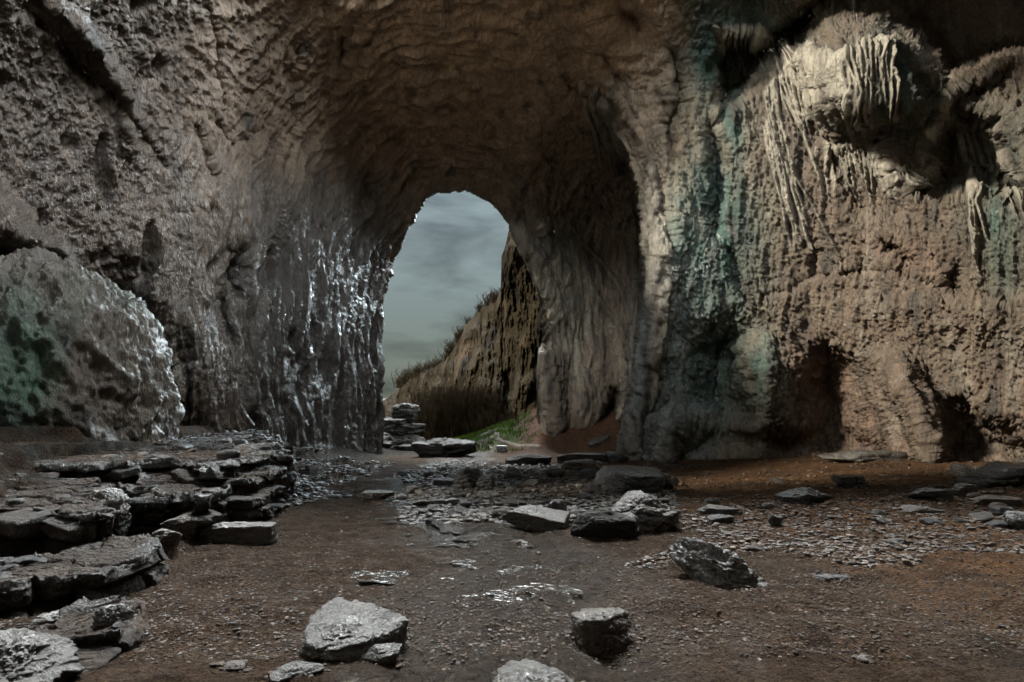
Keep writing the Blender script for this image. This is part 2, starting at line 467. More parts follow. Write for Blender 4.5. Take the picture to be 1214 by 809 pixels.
def shell_depth(u, v):
    wu = u + 5*noise(u/38.0, v/38.0, 0.1, 61) + 2*noise(u/12.0, v/12.0, 0.1, 62)
    wv = v + 7*noise(u/40.0, v/40.0, 4.1, 63) + 2.5*noise(u/13.0, v/13.0, 2.1, 64)
    Y = FRONT(u, v)
    # alcove to the right of the arch, behind the standing rib of rock
    sd = sdist(u + 0.4*(wu-u), v + 0.4*(wv-v), ALC_POLY)
    wd = 5 + 50*sstep(230, 140, v)*sstep(770, 690, u)
    wd = np.where(u < 640, 25 + 0*u, wd)
    a = sstep(-wd, wd*0.4, sd)
    Y = Y*(1-a) + ALC(u, v)*a
    # rock stump and hollow at the foot of the alcove wall
    Y = Y - 1.2*np.exp(-((u-653-0.05*(v-440))/11)**2)*sstep(405, 425, v)*(1-sstep(700, 720, v))
    Y = Y - 1.3*gauss(u, v, 690, 470, 26, 60)*sstep(520, 500, v)
    Y = Y + 2.5*sstep(0, 12, sdist(wu, wv, [(700, 505), (706, 478), (722, 458), (738, 452), (741, 505)]))
    # hollows along the foot of the right wall
    h1 = sdist(wu, wv, [(796, 470), (804, 400), (830, 378), (868, 366), (894, 385), (906, 450), (920, 488), (930, 440), (950, 408), (985, 402), (1012, 410), (1030, 432), (1042, 470), (1056, 505), (1074, 560), (790, 560)])
    Y = Y + 2.3*sstep(-14, 66, h1) + 0.4*sstep(-4, 16, h1)*sstep(950, 985, wu) + 0.9*sstep(500, 540, v)*sstep(0, 10, h1)
    Y = Y + 1.5*sstep(-5, 34, sdist(wu, wv, [(1108, 500), (1122, 470), (1150, 462), (1180, 486), (1215, 500), (1260, 520), (1260, 560), (1104, 560)]))
    Y = Y - 1.6*sstep(-8, 18, sdist(wu, wv, [(772, 500), (800, 478), (865, 482), (912, 498), (918, 560), (770, 560)]))
    Y = Y - 1.0*np.exp(-((wu-772+0.18*(v-380))/18)**2)*sstep(190, 330, v)       # pale flowstone rib of the pillar
    Y = Y - 0.55*np.exp(-((wu-906-0.10*(v-460))/(15-0.09*np.clip(v-400, 0, 110)))**2)*sstep(385, 430, v)*sstep(515, 470, v)
    Y = Y - 1.5*np.exp(-((wu-1078-0.42*(v-470))/18)**2)*sstep(400, 470, v)
    # bulging overhang high on the right and the roof shelf beside it
    e = sdist(wu, wv, [(955, 60), (985, 32), (1040, 28), (1085, 52), (1108, 95), (1112, 130), (1090, 155), (1040, 162), (990, 158), (962, 120)])
    Y = Y - 2.6*sstep(-6, 42, e)
    Y = Y + 2.4*sstep(-4, 20, sdist(wu, wv, [(838, 66), (850, 30), (900, 40), (960, -10), (960, -80), (1260, -80), (1260, 70), (1180, 75), (1120, 100), (1100, 60), (1050, 22), (985, 26), (950, 62), (905, 92), (880, 120), (850, 150), (842, 110)]))
    Y = Y + 1.7*sstep(-4, 26, sdist(wu, wv, [(1105, 150), (1130, 128), (1190, 130), (1214, 170), (1240, 240), (1190, 250), (1150, 230), (1120, 235), (1080, 232), (1090, 190)]))
    Y = Y - 0.55*sstep(-4, 10, sdist(wu, wv, [(1046, 160), (1085, 128), (1128, 98), (1192, 68), (1200, 78), (1135, 112), (1108, 145), (1092, 190), (1060, 198)]))
    Y = Y + 0.35*sstep(-4, 16, sdist(wu, wv, [(975, 165), (1045, 160), (1058, 200), (1076, 232), (1090, 250), (1050, 262), (1010, 260), (985, 215)]))
    # seam across the right wall
    dd, _ = seg_dist(wu, wv, [(905, 352), (960, 330), (1030, 318), (1120, 338), (1214, 362)])
    Y = Y + 0.3*np.exp(-(dd/3)**2) - 0.3*sstep(0, 26, wv-338)*sstep(420, 360, wv)*sstep(960, 1060, u)
    # deep alcove behind the left boulder and the ribs beside it
    Y = Y + 0.9*sstep(-6, 60, sdist(wu, wv, [(86, 312), (100, 294), (150, 290), (185, 312), (196, 350), (215, 385), (236, 420), (240, 470), (262, 520), (262, 580), (60, 580), (60, 380)]))
    Y = Y - 1.6*sstep(-4, 30, sdist(wu, wv, [(-60, 215), (0, 205), (50, 262), (82, 292), (92, 318), (60, 318), (0, 300), (-60, 300)]))
    for pts, amp, w in (([(20, 10), (70, 45), (92, 85), (135, 110), (165, 160), (190, 200)], 0.55, 5), ([(60, 0), (115, 55), (150, 120), (160, 190)], -0.5, 10),
                        ([(242, 10), (250, 60), (262, 130)], 0.4, 4), ([(232, 150), (250, 230), (236, 275)], 0.45, 6), ([(200, 255), (255, 252)], 0.3, 4),
                        ([(345, 60), (338, 150), (330, 225)], 0.45, 5), ([(275, 300), (262, 370), (255, 400)], 0.9, 12), ([(340, 420), (328, 500)], 0.8, 9),
                        ([(300, 150), (288, 168), (270, 172), (255, 150)], 0.25, 4), ([(432, 8), (405, 60), (385, 110)], 0.5, 5), ([(452, 25), (420, 75), (410, 110)], 0.35, 4),
                        ([(690, 95), (720, 125), (740, 165), (757, 205), (768, 250), (775, 300)], -0.35, 3), ([(700, 92), (730, 122), (751, 163), (766, 205), (776, 250), (781, 300)], -0.3, 2.5), ([(683, 100), (711, 128), (731, 168), (749, 210), (762, 255), (770, 305)], -0.3, 2.5), ([(715, 96), (744, 130), (764, 170), (777, 210), (785, 260), (789, 310)], -0.22, 2.5), ([(706, 100), (735, 130), (752, 168), (764, 205)], 0.7, 4),
                        ([(672, 98), (690, 106)], 0.6, 5), ([(735, 10), (758, 25), (760, 40)], 1.2, 12), ([(716, 64), (728, 82), (735, 98)], 0.7, 7),
                        ([(800, 60), (806, 120), (792, 150), (800, 190)], 0.8, 6), ([(842, 150), (850, 230), (846, 280)], 0.8, 8), ([(788, 250), (792, 300), (786, 350)], 0.7, 6),
                        ([(605, 262), (628, 300), (650, 345), (664, 385), (668, 440)], -0.5, 8), ([(642, 250), (660, 300), (680, 350)], 0.5, 7), ([(625, 245), (650, 290), (672, 340), (676, 380)], -0.5, 6),
                        ([(870, 300), (880, 360)], 0.6, 6), ([(1050, 290), (1080, 310)], 0.9, 7), ([(965, 320), (968, 290)], 0.7, 8), ([(1130, 320), (1135, 345)], 0.7, 7)):
        d, al = seg_dist(wu, wv, pts)
        Y = Y + amp*np.exp(-(d/w)**2)*np.sin(np.pi*np.clip(0.08 + 0.9*al, 0, 1))**0.5
    return Y

def strands(u, v):
    """hanging flowstone draperies: relief (m, towards the cave) and paleness"""
    rel = np.zeros(u.shape); pale = np.zeros(u.shape)
    rng = random.Random(3)
    zones = [  # start curve, number, drift (du,dv), length range, width, amplitude
        ([(842, 28), (900, 30), (935, 40)], 22, (0.30, 1), (30, 62), 2.0, 0.45),
        ([(968, 50), (935, 75), (905, 110)], 14, (0.22, 1), (45, 120), 2.4, 0.42),
        ([(960, 62), (1000, 66), (1050, 52)], 22, (0.25, 1), (40, 95), 2.4, 0.42),
        ([(925, 100), (905, 150), (940, 190)], 9, (0.28, 1), (60, 160), 2.8, 0.40),
        ([(975, 168), (1015, 160), (1050, 165)], 13, (0.26, 1), (40, 90), 2.6, 0.42),
        ([(1050, 188), (1075, 190), (1095, 178)], 8, (0.40, 1), (28, 55), 2.2, 0.42),
        ([(1112, 100), (1108, 130), (1092, 160)], 6, (0.10, 1), (12, 30), 2.2, 0.3),
        ([(1125, 140), (1165, 130), (1200, 140)], 10, (0.32, 1), (60, 150), 3.0, 0.42),
        ([(970, 5), (990, -5), (1010, 0)], 7, (0.3, 1), (8, 22), 2.2, 0.4),
        ([(1146, 205), (1152, 230), (1150, 260)], 5, (0.22, 1), (40, 80), 3.0, 0.4),
        ([(690, 92), (715, 108), (735, 140)], 8, (0.30, 1), (40, 120), 2.2, 0.3),
        ([(606, 262), (640, 250), (672, 262)], 22, (0.42, 1), (60, 150), 2.6, 0.34), ([(640, 300), (660, 330), (690, 330)], 14, (0.12, 1), (60, 150), 3.0, 0.26),
        ([(772, 180), (790, 300), (775, 380)], 10, (-0.12, 1), (60, 130), 3.0, 0.3)]
    for curve, n, dr, ln, w, amp in zones:
        L = [0]
        for i in range(len(curve)-1):
            L.append(L[-1] + math.hypot(curve[i+1][0]-curve[i][0], curve[i+1][1]-curve[i][1]))
        n = int(n*1.9); w = w*0.66
        for k in range(n):
            s = (k + rng.uniform(0.1, 0.9))/n*L[-1]
            i = max(j for j in range(len(L)-1) if L[j] <= s)
            t = (s-L[i])/(L[i+1]-L[i])
            x = curve[i][0]*(1-t) + curve[i+1][0]*t; y = curve[i][1]*(1-t) + curve[i+1][1]*t
            ll = rng.uniform(*ln); q = rng.uniform(0.4, 1.5); pts = [(x, y)]
            for j in range(1, 6):
                pts.append((pts[-1][0] + dr[0]*ll/5*q*rng.uniform(0.2, 1.7), pts[-1][1] + ll/5))
            ww = w*rng.uniform(0.7, 1.4)
            box = (u > min(p[0] for p in pts)-25) & (u < max(p[0] for p in pts)+25) & (v > y-25) & (v < y+ll+25)
            uu, vv = u[box], v[box]
            d, al = seg_dist(uu, vv, pts)
            e = np.exp(-(d/(ww*(1.25-0.5*al)))**2)*sstep(-0.02, 0.1, al)*(1-0.75*sstep(0.7, 1.0, al))
            rel[box] = np.maximum(rel[box], 0.95*amp*rng.uniform(0.6, 1.2)*e)
            pale[box] = np.maximum(pale[box], e)
    return rel, pale

def zone_cols(u, v, P):
    x, y, z = P[..., 0], P[..., 1], P[..., 2]
    n = fbm(x*0.30, y*0.30, z*0.15, 5, 71); n2 = fbm(x*1.1, y*1.1, z*0.3, 4, 77); n3 = fbm(x*0.5, y*0.5, z*0.5, 4, 83)
    fin_c = fbm(x*4, y*4, z*1.5, 4, 97, 0.7)
    C = np.empty(P.shape)
    C[...] = (0.062, 0.048, 0.036)
    def blend(c, f):
        f = np.clip(f, 0, 1)[..., None]
        C[...] = C*(1-f) + np.array(c)*f
    wu = u + 30*n + 18*n2; wv = v + 30*n3
    blend((0.46, 0.34, 0.24), sstep(400, 60, wv)*sstep(60, 520, wu)*sstep(860, 760, wu))                # brown vault
    blend((0.085, 0.059, 0.040), sstep(260, 160, wu)*sstep(330, 250, wv)*0.7)
    blend((0.30, 0.235, 0.17), sstep(600, 700, wu)*sstep(60, 110, wv)*0.8)              # right of the arch
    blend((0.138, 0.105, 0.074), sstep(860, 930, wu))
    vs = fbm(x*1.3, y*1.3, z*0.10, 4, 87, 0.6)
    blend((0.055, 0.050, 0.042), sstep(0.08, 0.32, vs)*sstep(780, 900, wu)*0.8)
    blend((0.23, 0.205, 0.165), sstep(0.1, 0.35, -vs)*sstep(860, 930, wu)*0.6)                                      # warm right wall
    blend((0.20, 0.215, 0.21), sstep(735, 765, wu)*sstep(860, 830, wu)*sstep(250, 330, wv)*0.8)   # grey pillar
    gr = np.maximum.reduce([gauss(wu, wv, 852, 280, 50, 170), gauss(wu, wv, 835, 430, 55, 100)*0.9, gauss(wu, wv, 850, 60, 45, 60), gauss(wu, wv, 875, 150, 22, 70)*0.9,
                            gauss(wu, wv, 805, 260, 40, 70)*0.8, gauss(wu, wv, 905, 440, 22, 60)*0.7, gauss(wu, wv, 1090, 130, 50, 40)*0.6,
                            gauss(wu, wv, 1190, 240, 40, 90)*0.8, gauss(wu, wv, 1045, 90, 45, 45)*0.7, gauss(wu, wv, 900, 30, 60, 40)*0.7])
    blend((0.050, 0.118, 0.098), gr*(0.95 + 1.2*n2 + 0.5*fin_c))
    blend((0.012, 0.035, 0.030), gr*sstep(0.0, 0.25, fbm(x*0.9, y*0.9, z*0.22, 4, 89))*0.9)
    blend((0.075, 0.075, 0.074), sstep(170, 260, wv)*sstep(250, 330, wu)*sstep(470, 440, u)*0.6)    # grey left side of the arch
    blend((0.15, 0.10, 0.068), sstep(-2, 25, sdist(u, v, [(928, 470), (936, 425), (965, 402), (1000, 404), (1022, 425), (1052, 500), (1064, 560), (928, 560)]))*0.8)
    blend((0.04, 0.032, 0.027), sstep(0.16, 0.42, n2 + 0.35*n)*0.75)                       # black mineral stains
    st = fbm(x*2.6, y*2.6, z*0.14, 4, 95, 0.65)
    zone = np.maximum(sstep(590, 620, u)*sstep(800, 770, u)*sstep(180, 240, v), sstep(170, 300, u)*sstep(470, 450, u)*sstep(170, 260, v)*0.8)
    blend((0.035, 0.030, 0.026), sstep(0.05, 0.28, st)*zone*0.85)
    blend((0.27, 0.235, 0.185), sstep(0.08, 0.3, -st)*zone*0.55*(u > 560))
    blend((0.15, 0.08, 0.055), sstep(0.1, 0.35, n3)*0.22*sstep(860, 960, u))
    return C

def shell_points(u, v):
    Y = shell_depth(u, v)
    return np.stack([(u-CU)/FPX*Y, Y, EYE + (CV-v)/FPX*Y], -1)

def build_shell():
    us = np.concatenate([np.linspace(-420, -20, 90, endpoint=False), np.linspace(-20, 1234, 1003, endpoint=False), np.linspace(1234, 1620, 90)])
    vs = np.concatenate([np.linspace(-150, -12, 48, endpoint=False), np.linspace(-12, 600, 490)])
    U, Vv = np.meshgrid(us, vs)
    P = shell_points(U, Vv)
    # smooth normals for displacement
    Pb = P.copy()
    for _ in range(6):
        Pb[1:-1, 1:-1] = 0.2*(Pb[1:-1, 1:-1] + Pb[:-2, 1:-1] + Pb[2:, 1:-1] + Pb[1:-1, :-2] + Pb[1:-1, 2:])
    N = normals(Pb)
    flip = (N*(P - np.array((0, 0, EYE)))).sum(-1) > 0
    N[flip] *= -1
    x, y, z = P[..., 0], P[..., 1], P[..., 2]
    # flow runs down the walls and along the rim of the arch
    wx = x + 0.5*noise(x*0.5, y*0.5, z*0.3, 91); wy = y + 0.5*noise(x*0.5, y*0.5, z*0.3, 92)
    left = sstep(700, 520, U); right = 1-left
    vault = sstep(250, 110, Vv)*sstep(900, 760, U)*sstep(120, 260, U)
    upl = sstep(340, 220, U)*sstep(420, 300, Vv)
    lump = fbm(wx*0.42, wy*0.42, z*0.26, 4, 101, 0.55)
    run = fbm(wx*1.5, wy*1.5, z*0.20, 4, 111, 0.6, True)
    run2 = fbm(wx*4.6, wy*4.6, z*0.34, 4, 121, 0.62, True)
    flute = left*sstep(130, 260, U)*sstep(150, 260, Vv)
    gra = fbm(x*2.3, y*2.3, z*1.6, 4, 131, 0.62)
    fin = fbm(x*6.5, y*6.5, z*4.2, 3, 141, 0.65)
    wr = 1 - 0.72*vault
    D = (0.42 - 0.16*right)*lump*wr + (0.20 + 0.10*right + 0.06*flute)*run*wr*(1-0.6*upl) + 0.13*run2*wr*(1-0.3*upl)*(1-0.45*flute) + (0.14 + 0.10*upl)*gra*(1-0.4*vault)*(1-0.9*flute) + 0.09*fin*(1-0.4*vault)*(1-0.6*flute)
    # slanting slots in the vault
    q = noise(x*0.9 + y*0.4, y*0.35 - x*0.12, z*0.25, 151)
    D -= 0.5*sstep(0.40, 0.62, q)*vault*sstep(640, 420, U)
    q2 = fbm(x*0.5, y*0.9, z*1.6, 3, 153, 0.5, True)
    ve = np.minimum(Vv, 430)
    rho = np.hypot(U-535, (ve-430)/1.5); ang = np.where(Vv < 430, np.arctan2((430-ve)/1.5, 535-U)*rho/60, -(Vv-430)/60)
    rho_w = rho + 14*noise(U/70, Vv/110, 0.3, 201) + 5*noise(U/24, Vv/60, 0.3, 202)
    fl = fbm(rho_w/19, ang*0.40, 0.4, 2, 203, 0.6, True) + 0.8*fbm(rho_w/7.5, ang*0.42, 0.8, 3, 205, 0.6, True)
    flw = np.maximum(left*sstep(460, 230, rho), 0.42*vault*sstep(520, 300, rho))*sstep(60, 100, rho)*sstep(800, 700, U)
    D += (0.24 + 0.06*flute)*fl*flw
    pop = np.abs(fbm(x*6.6, y*6.6, z*4.4, 3, 145, 0.6)) - 0.22
    D += (0.30*right*sstep(720, 800, U) + 0.10*left*(1-flute))*pop*(1-vault)
    D += 0.16*q2*vault + 0.07*fbm(x*1.6 + y*0.5, y*0.7, z*1.2, 4, 157, 0.6, True)*vault
    rel, pale = strands(U, Vv)
    D = D*(1 - 0.45*pale) + rel
    # scalloped pits on both walls
    pit = noise(x*1.1, y*1.1, z*0.55, 161)
    D -= (0.40 - 0.24*right)*sstep(0.36, 0.6, pit)*(1-vault)
    # keep the rim crisp
    P2 = P + N*D[..., None]
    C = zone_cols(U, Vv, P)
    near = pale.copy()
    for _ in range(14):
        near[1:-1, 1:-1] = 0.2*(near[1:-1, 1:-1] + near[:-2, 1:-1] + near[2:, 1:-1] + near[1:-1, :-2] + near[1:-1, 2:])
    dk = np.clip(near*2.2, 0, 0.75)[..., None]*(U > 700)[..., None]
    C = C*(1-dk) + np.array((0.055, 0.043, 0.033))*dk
    pl = np.clip(1.2*pale, 0, 0.92)[..., None]*(0.55 + 0.45*(U > 780))[..., None]
    C = C*(1-pl) + np.array((0.37, 0.345, 0.28))*pl
    C *= (1 + 0.25*fin)[..., None]
    wet = 1.15 - 0.22*sstep(860, 920, U)*sstep(0.1, 0.3, pop) - 0.6*left*sstep(60, 260, Vv + 60*lump)*(1-vault) - 0.25*upl - 0.5*sstep(720, 770, U)*sstep(900, 840, U)*sstep(180, 330, Vv) - 0.3*(gra > 0.25)*(1-vault)
    C = np.concatenate([C, np.clip(wet, 0.45, 1.2)[..., None]], -1)
    sd = sdist(U + 1.6*noise(U/9, Vv/9, 0.3, 171) + 0.8*noise(U/3.5, Vv/3.5, 0.3, 172), Vv + 1.2*noise(U/8, Vv/8, 0.6, 173), ARCH)
    hole = sd > 0
    keep = ~(hole[:-1, :-1] & hole[1:, :-1] & hole[1:, 1:] & hole[:-1, 1:])
    # ragged upper lip of the roof
    lip = -16 + 20*sstep(-40, -140, U) - 8*np.abs(noise(U/120, 0.3, 0.1, 181)) - 6*np.abs(noise(U/30, 0.3, 0.1, 182)) - 115*sstep(815, 930, U)
    keep &= (Vv > lip)[:-1, :-1]
    # which faces belong to which surface
    cu = U[:-1, :-1] + 14*noise(U/60, Vv/60, 0.2, 191)[:-1, :-1]; cv = Vv[:-1, :-1] + 14*noise(U/60, Vv/60, 0.7, 193)[:-1, :-1]
    ceil_ = cv < np.interp(cu, [-420, 150, 330, 440, 527, 620, 700, 790, 850, 960, 1100, 1620], [-60, 0, 110, 200, 330, 300, 160, 60, -5, -10, 40, 40])
    lft = (cu < 527) & ~ceil_
    rgt = ~lft & ~ceil_
    Vf, Cf = P2.reshape(-1, 3), C.reshape(-1, 4)
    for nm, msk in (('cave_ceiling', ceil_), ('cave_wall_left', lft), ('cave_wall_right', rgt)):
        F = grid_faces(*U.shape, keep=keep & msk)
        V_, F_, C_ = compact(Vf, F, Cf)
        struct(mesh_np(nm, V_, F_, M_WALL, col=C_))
    # outer lip of the arch: the rock is many metres thick
    edge = []
    bi = {}
    kk = keep
    ring = np.array(ARCH, float)
    t = np.linspace(0, 1, 260)
    seg = np.concatenate([[0], np.cumsum(np.hypot(*np.diff(ring, axis=0).T))]); seg /= seg[-1]
    ru, rv = np.interp(t, seg, ring[:, 0]), np.interp(t, seg, ring[:, 1])
    rows = []
    cu0, cv0 = 535.0, 420.0
    for k, (grow, back) in enumerate(((1.02, 0.15), (1.03, 1.2), (1.10, 2.6), (1.5, 4.0), (3.2, 6.0))):
        uu, vv = cu0 + (ru-cu0)*grow, cv0 + (rv-cv0)*grow
        yy = np.where(ru < 606, shell_depth(ru, rv), 34.0)
        base = np.stack([(uu-CU)/FPX*yy, yy, EYE + (CV-vv)/FPX*yy], -1)
        base[:, 1] += back + 0.5*noise(t*40, k*1.7, 0.2, 195)*min(1, k)
        rows.append(base)
    m = ru < 607
    R = np.stack([r[m] for r in rows])
    Cx = np.empty(R.shape); Cx[...] = (0.12, 0.11, 0.10)
    struct(mesh_np('cave_mouth', R.reshape(-1, 3), grid_faces(*R.shape[:2]), M_OUT, col=Cx.reshape(-1, 3)))
build_shell()

def rough_sheet(name, plan, z0, z1, mat, nu, nv, amp, lean=0.0, col=(0.2, 0.16, 0.13), seed=0):
    """a rough standing wall along a plan line"""
    plan = np.array(plan, float)
    s = np.concatenate([[0], np.cumsum(np.hypot(*np.diff(plan, axis=0).T))]); T = np.linspace(0, s[-1], nu)
    px, py = np.interp(T, s, plan[:, 0]), np.interp(T, s, plan[:, 1])
    h = np.linspace(0, 1, nv)[:, None]
    z1 = z1 - 4.0*sstep(-1, 5, py)*sstep(-6, -10, px)
    X = px[None] + 0*h; Y = py[None] + 0*h; Z = z0 + (z1-z0)[None]*h
    c = np.array((1.5, 4.0))
    f = 1 - lean*np.clip(h-0.45, 0, 1)**2
    X = c[0] + (X-c[0])*f; Y = c[1] + (Y-c[1])*f
    d = amp*fbm(X*0.35, Y*0.35, Z*0.25, 5, 200+seed)
    X = X + d; Y = Y + d*0.6
    P = np.stack([X, Y, Z], -1)
    C = np.empty(P.shape); C[...] = col
    C *= (0.25 + 0.75*sstep(3.0, 8.0, Z))[..., None]  # lower part darkened to cut bounced light on the rock fronts
    C *= (1 + 0.4*fbm(X*0.6, Y*0.6, Z*0.3, 4, 210+seed))[..., None]
    return struct(mesh_np(name, P.reshape(-1, 3), grid_faces(nu=None, *P.shape[:2]) if False else grid_faces(nv, nu), mat, col=C.reshape(-1, 3)))

# the rest of the hall, beside and behind the viewpoint
rough_sheet('cave_wall_rear', [(-13, 9), (-15, 3), (-14, -7), (-7, -14), (3, -16), (13, -13), (19, -5), (20.5, 6), (20.5, 14)], -1.0, 19, M_WALL, 260, 70, 1.6, 0.25, col=(0.55, 0.46, 0.37))  # unseen side made pale to bounce light into the vault

def roof_rear():
    xs, ys = np.linspace(-24, 28, 160), np.linspace(-20, 22, 130)
    X, Y = np.meshgrid(xs, ys)
    Z = 19.8 - 0.012*(X-1.5)**2 - 0.004*(Y-6)**2 + 1.3*fbm(X*0.22, Y*0.22, 0.4, 5, 231)
    Z = Z - 0.12*np.clip(X-2, 0, 30)
    hx, hy = X + 3.0, Y - 12.0
    keep0 = (X > -9) | (Y < 1)
    q = (hx/10.5)**2 + (hy/9.0)**2 + 0.35*fbm(X*0.3, Y*0.3, 1.4, 4, 233)  # opening out of view, shaped to let sun and sky light in
    keep = ((q > 1) & keep0)[:-1, :-1]
    keep &= ~((Y > 13) & (X < 5.5) & (X > -14))[:-1, :-1] & ~(Y > 18 + 1.5*fbm(X*0.4, Y*0.4, 2.2, 3, 235))[:-1, :-1]
    F = grid_faces(*X.shape, keep=keep)
    C = np.empty(X.shape + (3,)); C[...] = (0.45, 0.36, 0.28)  # pale so the unseen roof bounces light forward
    V_, F_, C_ = compact(np.stack([X, Y, Z], -1).reshape(-1, 3), F, C.reshape(-1, 3))
    struct(mesh_np('cave_ceiling_rear', V_, F_, M_WALL, col=C_))
roof_rear()

# ------------------------------------------------------------------ outside: cliff, thicket, grass, footpath
def build_cliff():
    D = tps([(440,480,160),(470,462,145),(500,440,112),(540,400,86),(590,350,64),(595,290,52),(612,250,47),(700,250,46),(640,400,47),(640,490,46),(700,500,46),
             (600,480,54),(560,480,63),(540,440,75),(500,500,92),(460,495,140),(560,530,62),(500,530,90),(640,530,46)])
    sky = np.array([(440,480),(455,474),(470,462),(485,448),(498,443),(510,436),(528,428),(534,420),(540,408),(548,396),(552,384),(558,379),(566,368),(580,358),(590,352),(594,338),(592,322),(594,305),(599,290),(604,270),(610,264),(640,300),(720,340)], float)
    us = np.concatenate([np.linspace(440, 660, 300), np.linspace(662, 720, 20)])
    t = np.linspace(0, 1, 230)[:, None]
    jag = np.interp(us, sky[:, 0], sky[:, 1]) + 3.0*noise(us/9, 0.2, 0.5, 301) + 1.5*noise(us/3.0, 0.2, 0.5, 302)
    U = us[None] + 0*t
    V = 545 + (jag[None]-545)*t
    Y = D(U, V)
    X = (U-CU)/FPX*Y; Z = EYE + (CV-V)/FPX*Y
    rib = fbm(U/11, V/50, 0.3, 5, 311, 0.65, True); lum = fbm(U/40, V/40, 0.8, 4, 321)
    Y2 = Y - (0.045*rib + 0.06*lum)*Y*sstep(1.0, 0.9, t)
    bulge = np.exp(-((U-606)/12)**2 - ((V-370)/16)**2)*2.2 + np.exp(-((U-612)/14)**2 - ((V-300)/30)**2)*1.5 - np.exp(-((U-604)/9)**2 - ((V-455)/20)**2)*4 + np.exp(-((U-618)/11)**2)*sstep(440, 455, V)*2
    Y2 = Y2 - bulge
    P = np.stack([(U-CU)/FPX*Y2, Y2, EYE + (CV-V)/FPX*Y2], -1)
    # the plateau runs on behind the edge
    top = P[-1]
    extra = []
    for k in range(1, 9):
        q = top.copy(); q[:, 1] += k*k*1.2; q[:, 2] -= 0.03*k*k + 0.5*np.abs(noise(us/12, k*0.9, 0.1, 331)); q[:, 0] = q[:, 0] + 0.10*k*k
        extra.append(q)
    P = np.concatenate([P, np.stack(extra)])
    x, y, z = P[..., 0], P[..., 1], P[..., 2]
    C = np.empty(P.shape); C[...] = (0.030, 0.024, 0.014)
    n = fbm(x*0.35, y*0.2, z*0.10, 5, 341); n2 = fbm(x*0.2, y*0.2, z*0.2, 4, 343)
    f = sstep(0.05, 0.3, n)[..., None]; C = C*(1-f) + np.array((0.014, 0.012, 0.008))*f
    f = (sstep(0.12, 0.4, n2)*0.8)[..., None]; C = C*(1-f) + np.array((0.085, 0.058, 0.036))*f
    f = (sstep(3.0, 0.0, z)*0.6*sstep(44, 60, y))[..., None]; C = C*(1-f) + np.array((0.03, 0.025, 0.018))*f
    struct(mesh_np('cliff', P.reshape(-1, 3), grid_faces(*P.shape[:2]), M_OUT, col=C.reshape(-1, 3)))
    return us, P[229]
cl_us, cl_top = build_cliff()

def tubes(paths, sides=3):
    """paths: list of (points, radii) -> one vertex/face set"""
    V, F = [], []
    for pts, rad in paths:
        b = len(V)
        for i, p in enumerate(pts):
            for k in range(sides):
                a = 2*math.pi*k/sides
                V.append((p[0] + rad[i]*math.cos(a), p[1] + rad[i]*math.sin(a), p[2]))
        for i in range(len(pts)-1):
            for k in range(sides):
                k2 = (k+1) % sides
                F.append((b+i*sides+k, b+i*sides+k2, b+(i+1)*sides+k2, b+(i+1)*sides+k))
    return np.array(V), np.array(F)

def twig(rng, x, y, z, h, r, spread=0.35):
    pts, rad = [(x, y, z-0.1)], [r]
    dx, dy = rng.uniform(-spread, spread), rng.uniform(-spread, spread)
    for i in range(1, 5):
        f = i/4
        pts.append((x + dx*h*f + rng.uniform(-.05, .05)*h, y + dy*h*f + rng.uniform(-.05, .05)*h, z + h*f))
        rad.append(r*(1-0.8*f))
    return pts, rad

def build_thicket():
    rng = random.Random(11)
    paths = []
    for i in range(2600):
        u = rng.triangular(485, 625, 530); Yy = rng.uniform(44, 62)
        x = (u-CU)/FPX*Yy
        z = float(ground_z(x, Yy, False))
        h = rng.uniform(1.2, 4.2)*(1.0 if u < 590 else 0.45)
        if u > 545 and Yy < 48:
            h *= 0.4
        p = twig(rng, x, Yy, z, h, 0.035)
        paths.append(p)
        for b in range(3):
            q = p[0][rng.randint(1, 3)]
            paths.append(twig(rng, q[0], q[1], q[2], h*rng.uniform(0.2, 0.45), 0.018, 0.8))
    V, F = tubes(paths)
    struct(mesh_np('thicket', V, F, M_DRY), 'stuff')
build_thicket()

def shrub_mesh(seed, h):
    rng = random.Random(seed); paths = []
    for i in range(40):
        a = rng.uniform(0, 6.28); r = rng.uniform(0, 0.45)*h
        p = twig(rng, r*math.cos(a), r*math.sin(a), 0, h*rng.uniform(0.5, 1.0), 0.045, 0.5)
        paths.append(p)
        for b in range(4):
            q = p[0][rng.randint(1, 4)]
            paths.append(twig(rng, q[0], q[1], q[2], h*rng.uniform(0.2, 0.4), 0.03, 0.9))
    return tubes(paths)
V, F = shrub_mesh(5, 1.6)
proto_shrub = mesh_np('shrub', V, F, M_DRY)
tag(proto_shrub, 'small bare scrubby bush on the skyline of the cliff outside', 'shrub', 'bare bushes along the cliff top')
rng = random.Random(12)
for i in range(30):
    u = rng.uniform(472, 592)
    k = int(np.argmin(np.abs(cl_us-u)))
    p = cl_top[k]
    o = proto_shrub if i == 0 else proto_shrub.copy()
    if i:
        link(o)
    o.location = (p[0], p[1]+0.6, p[2]-0.25)
    o.rotation_euler = (0, 0, rng.uniform(0, 6.28))
    f = rng.uniform(0.5, 1.15)*p[1]/90
    o.scale = (f*1.5, f*1.5, f)

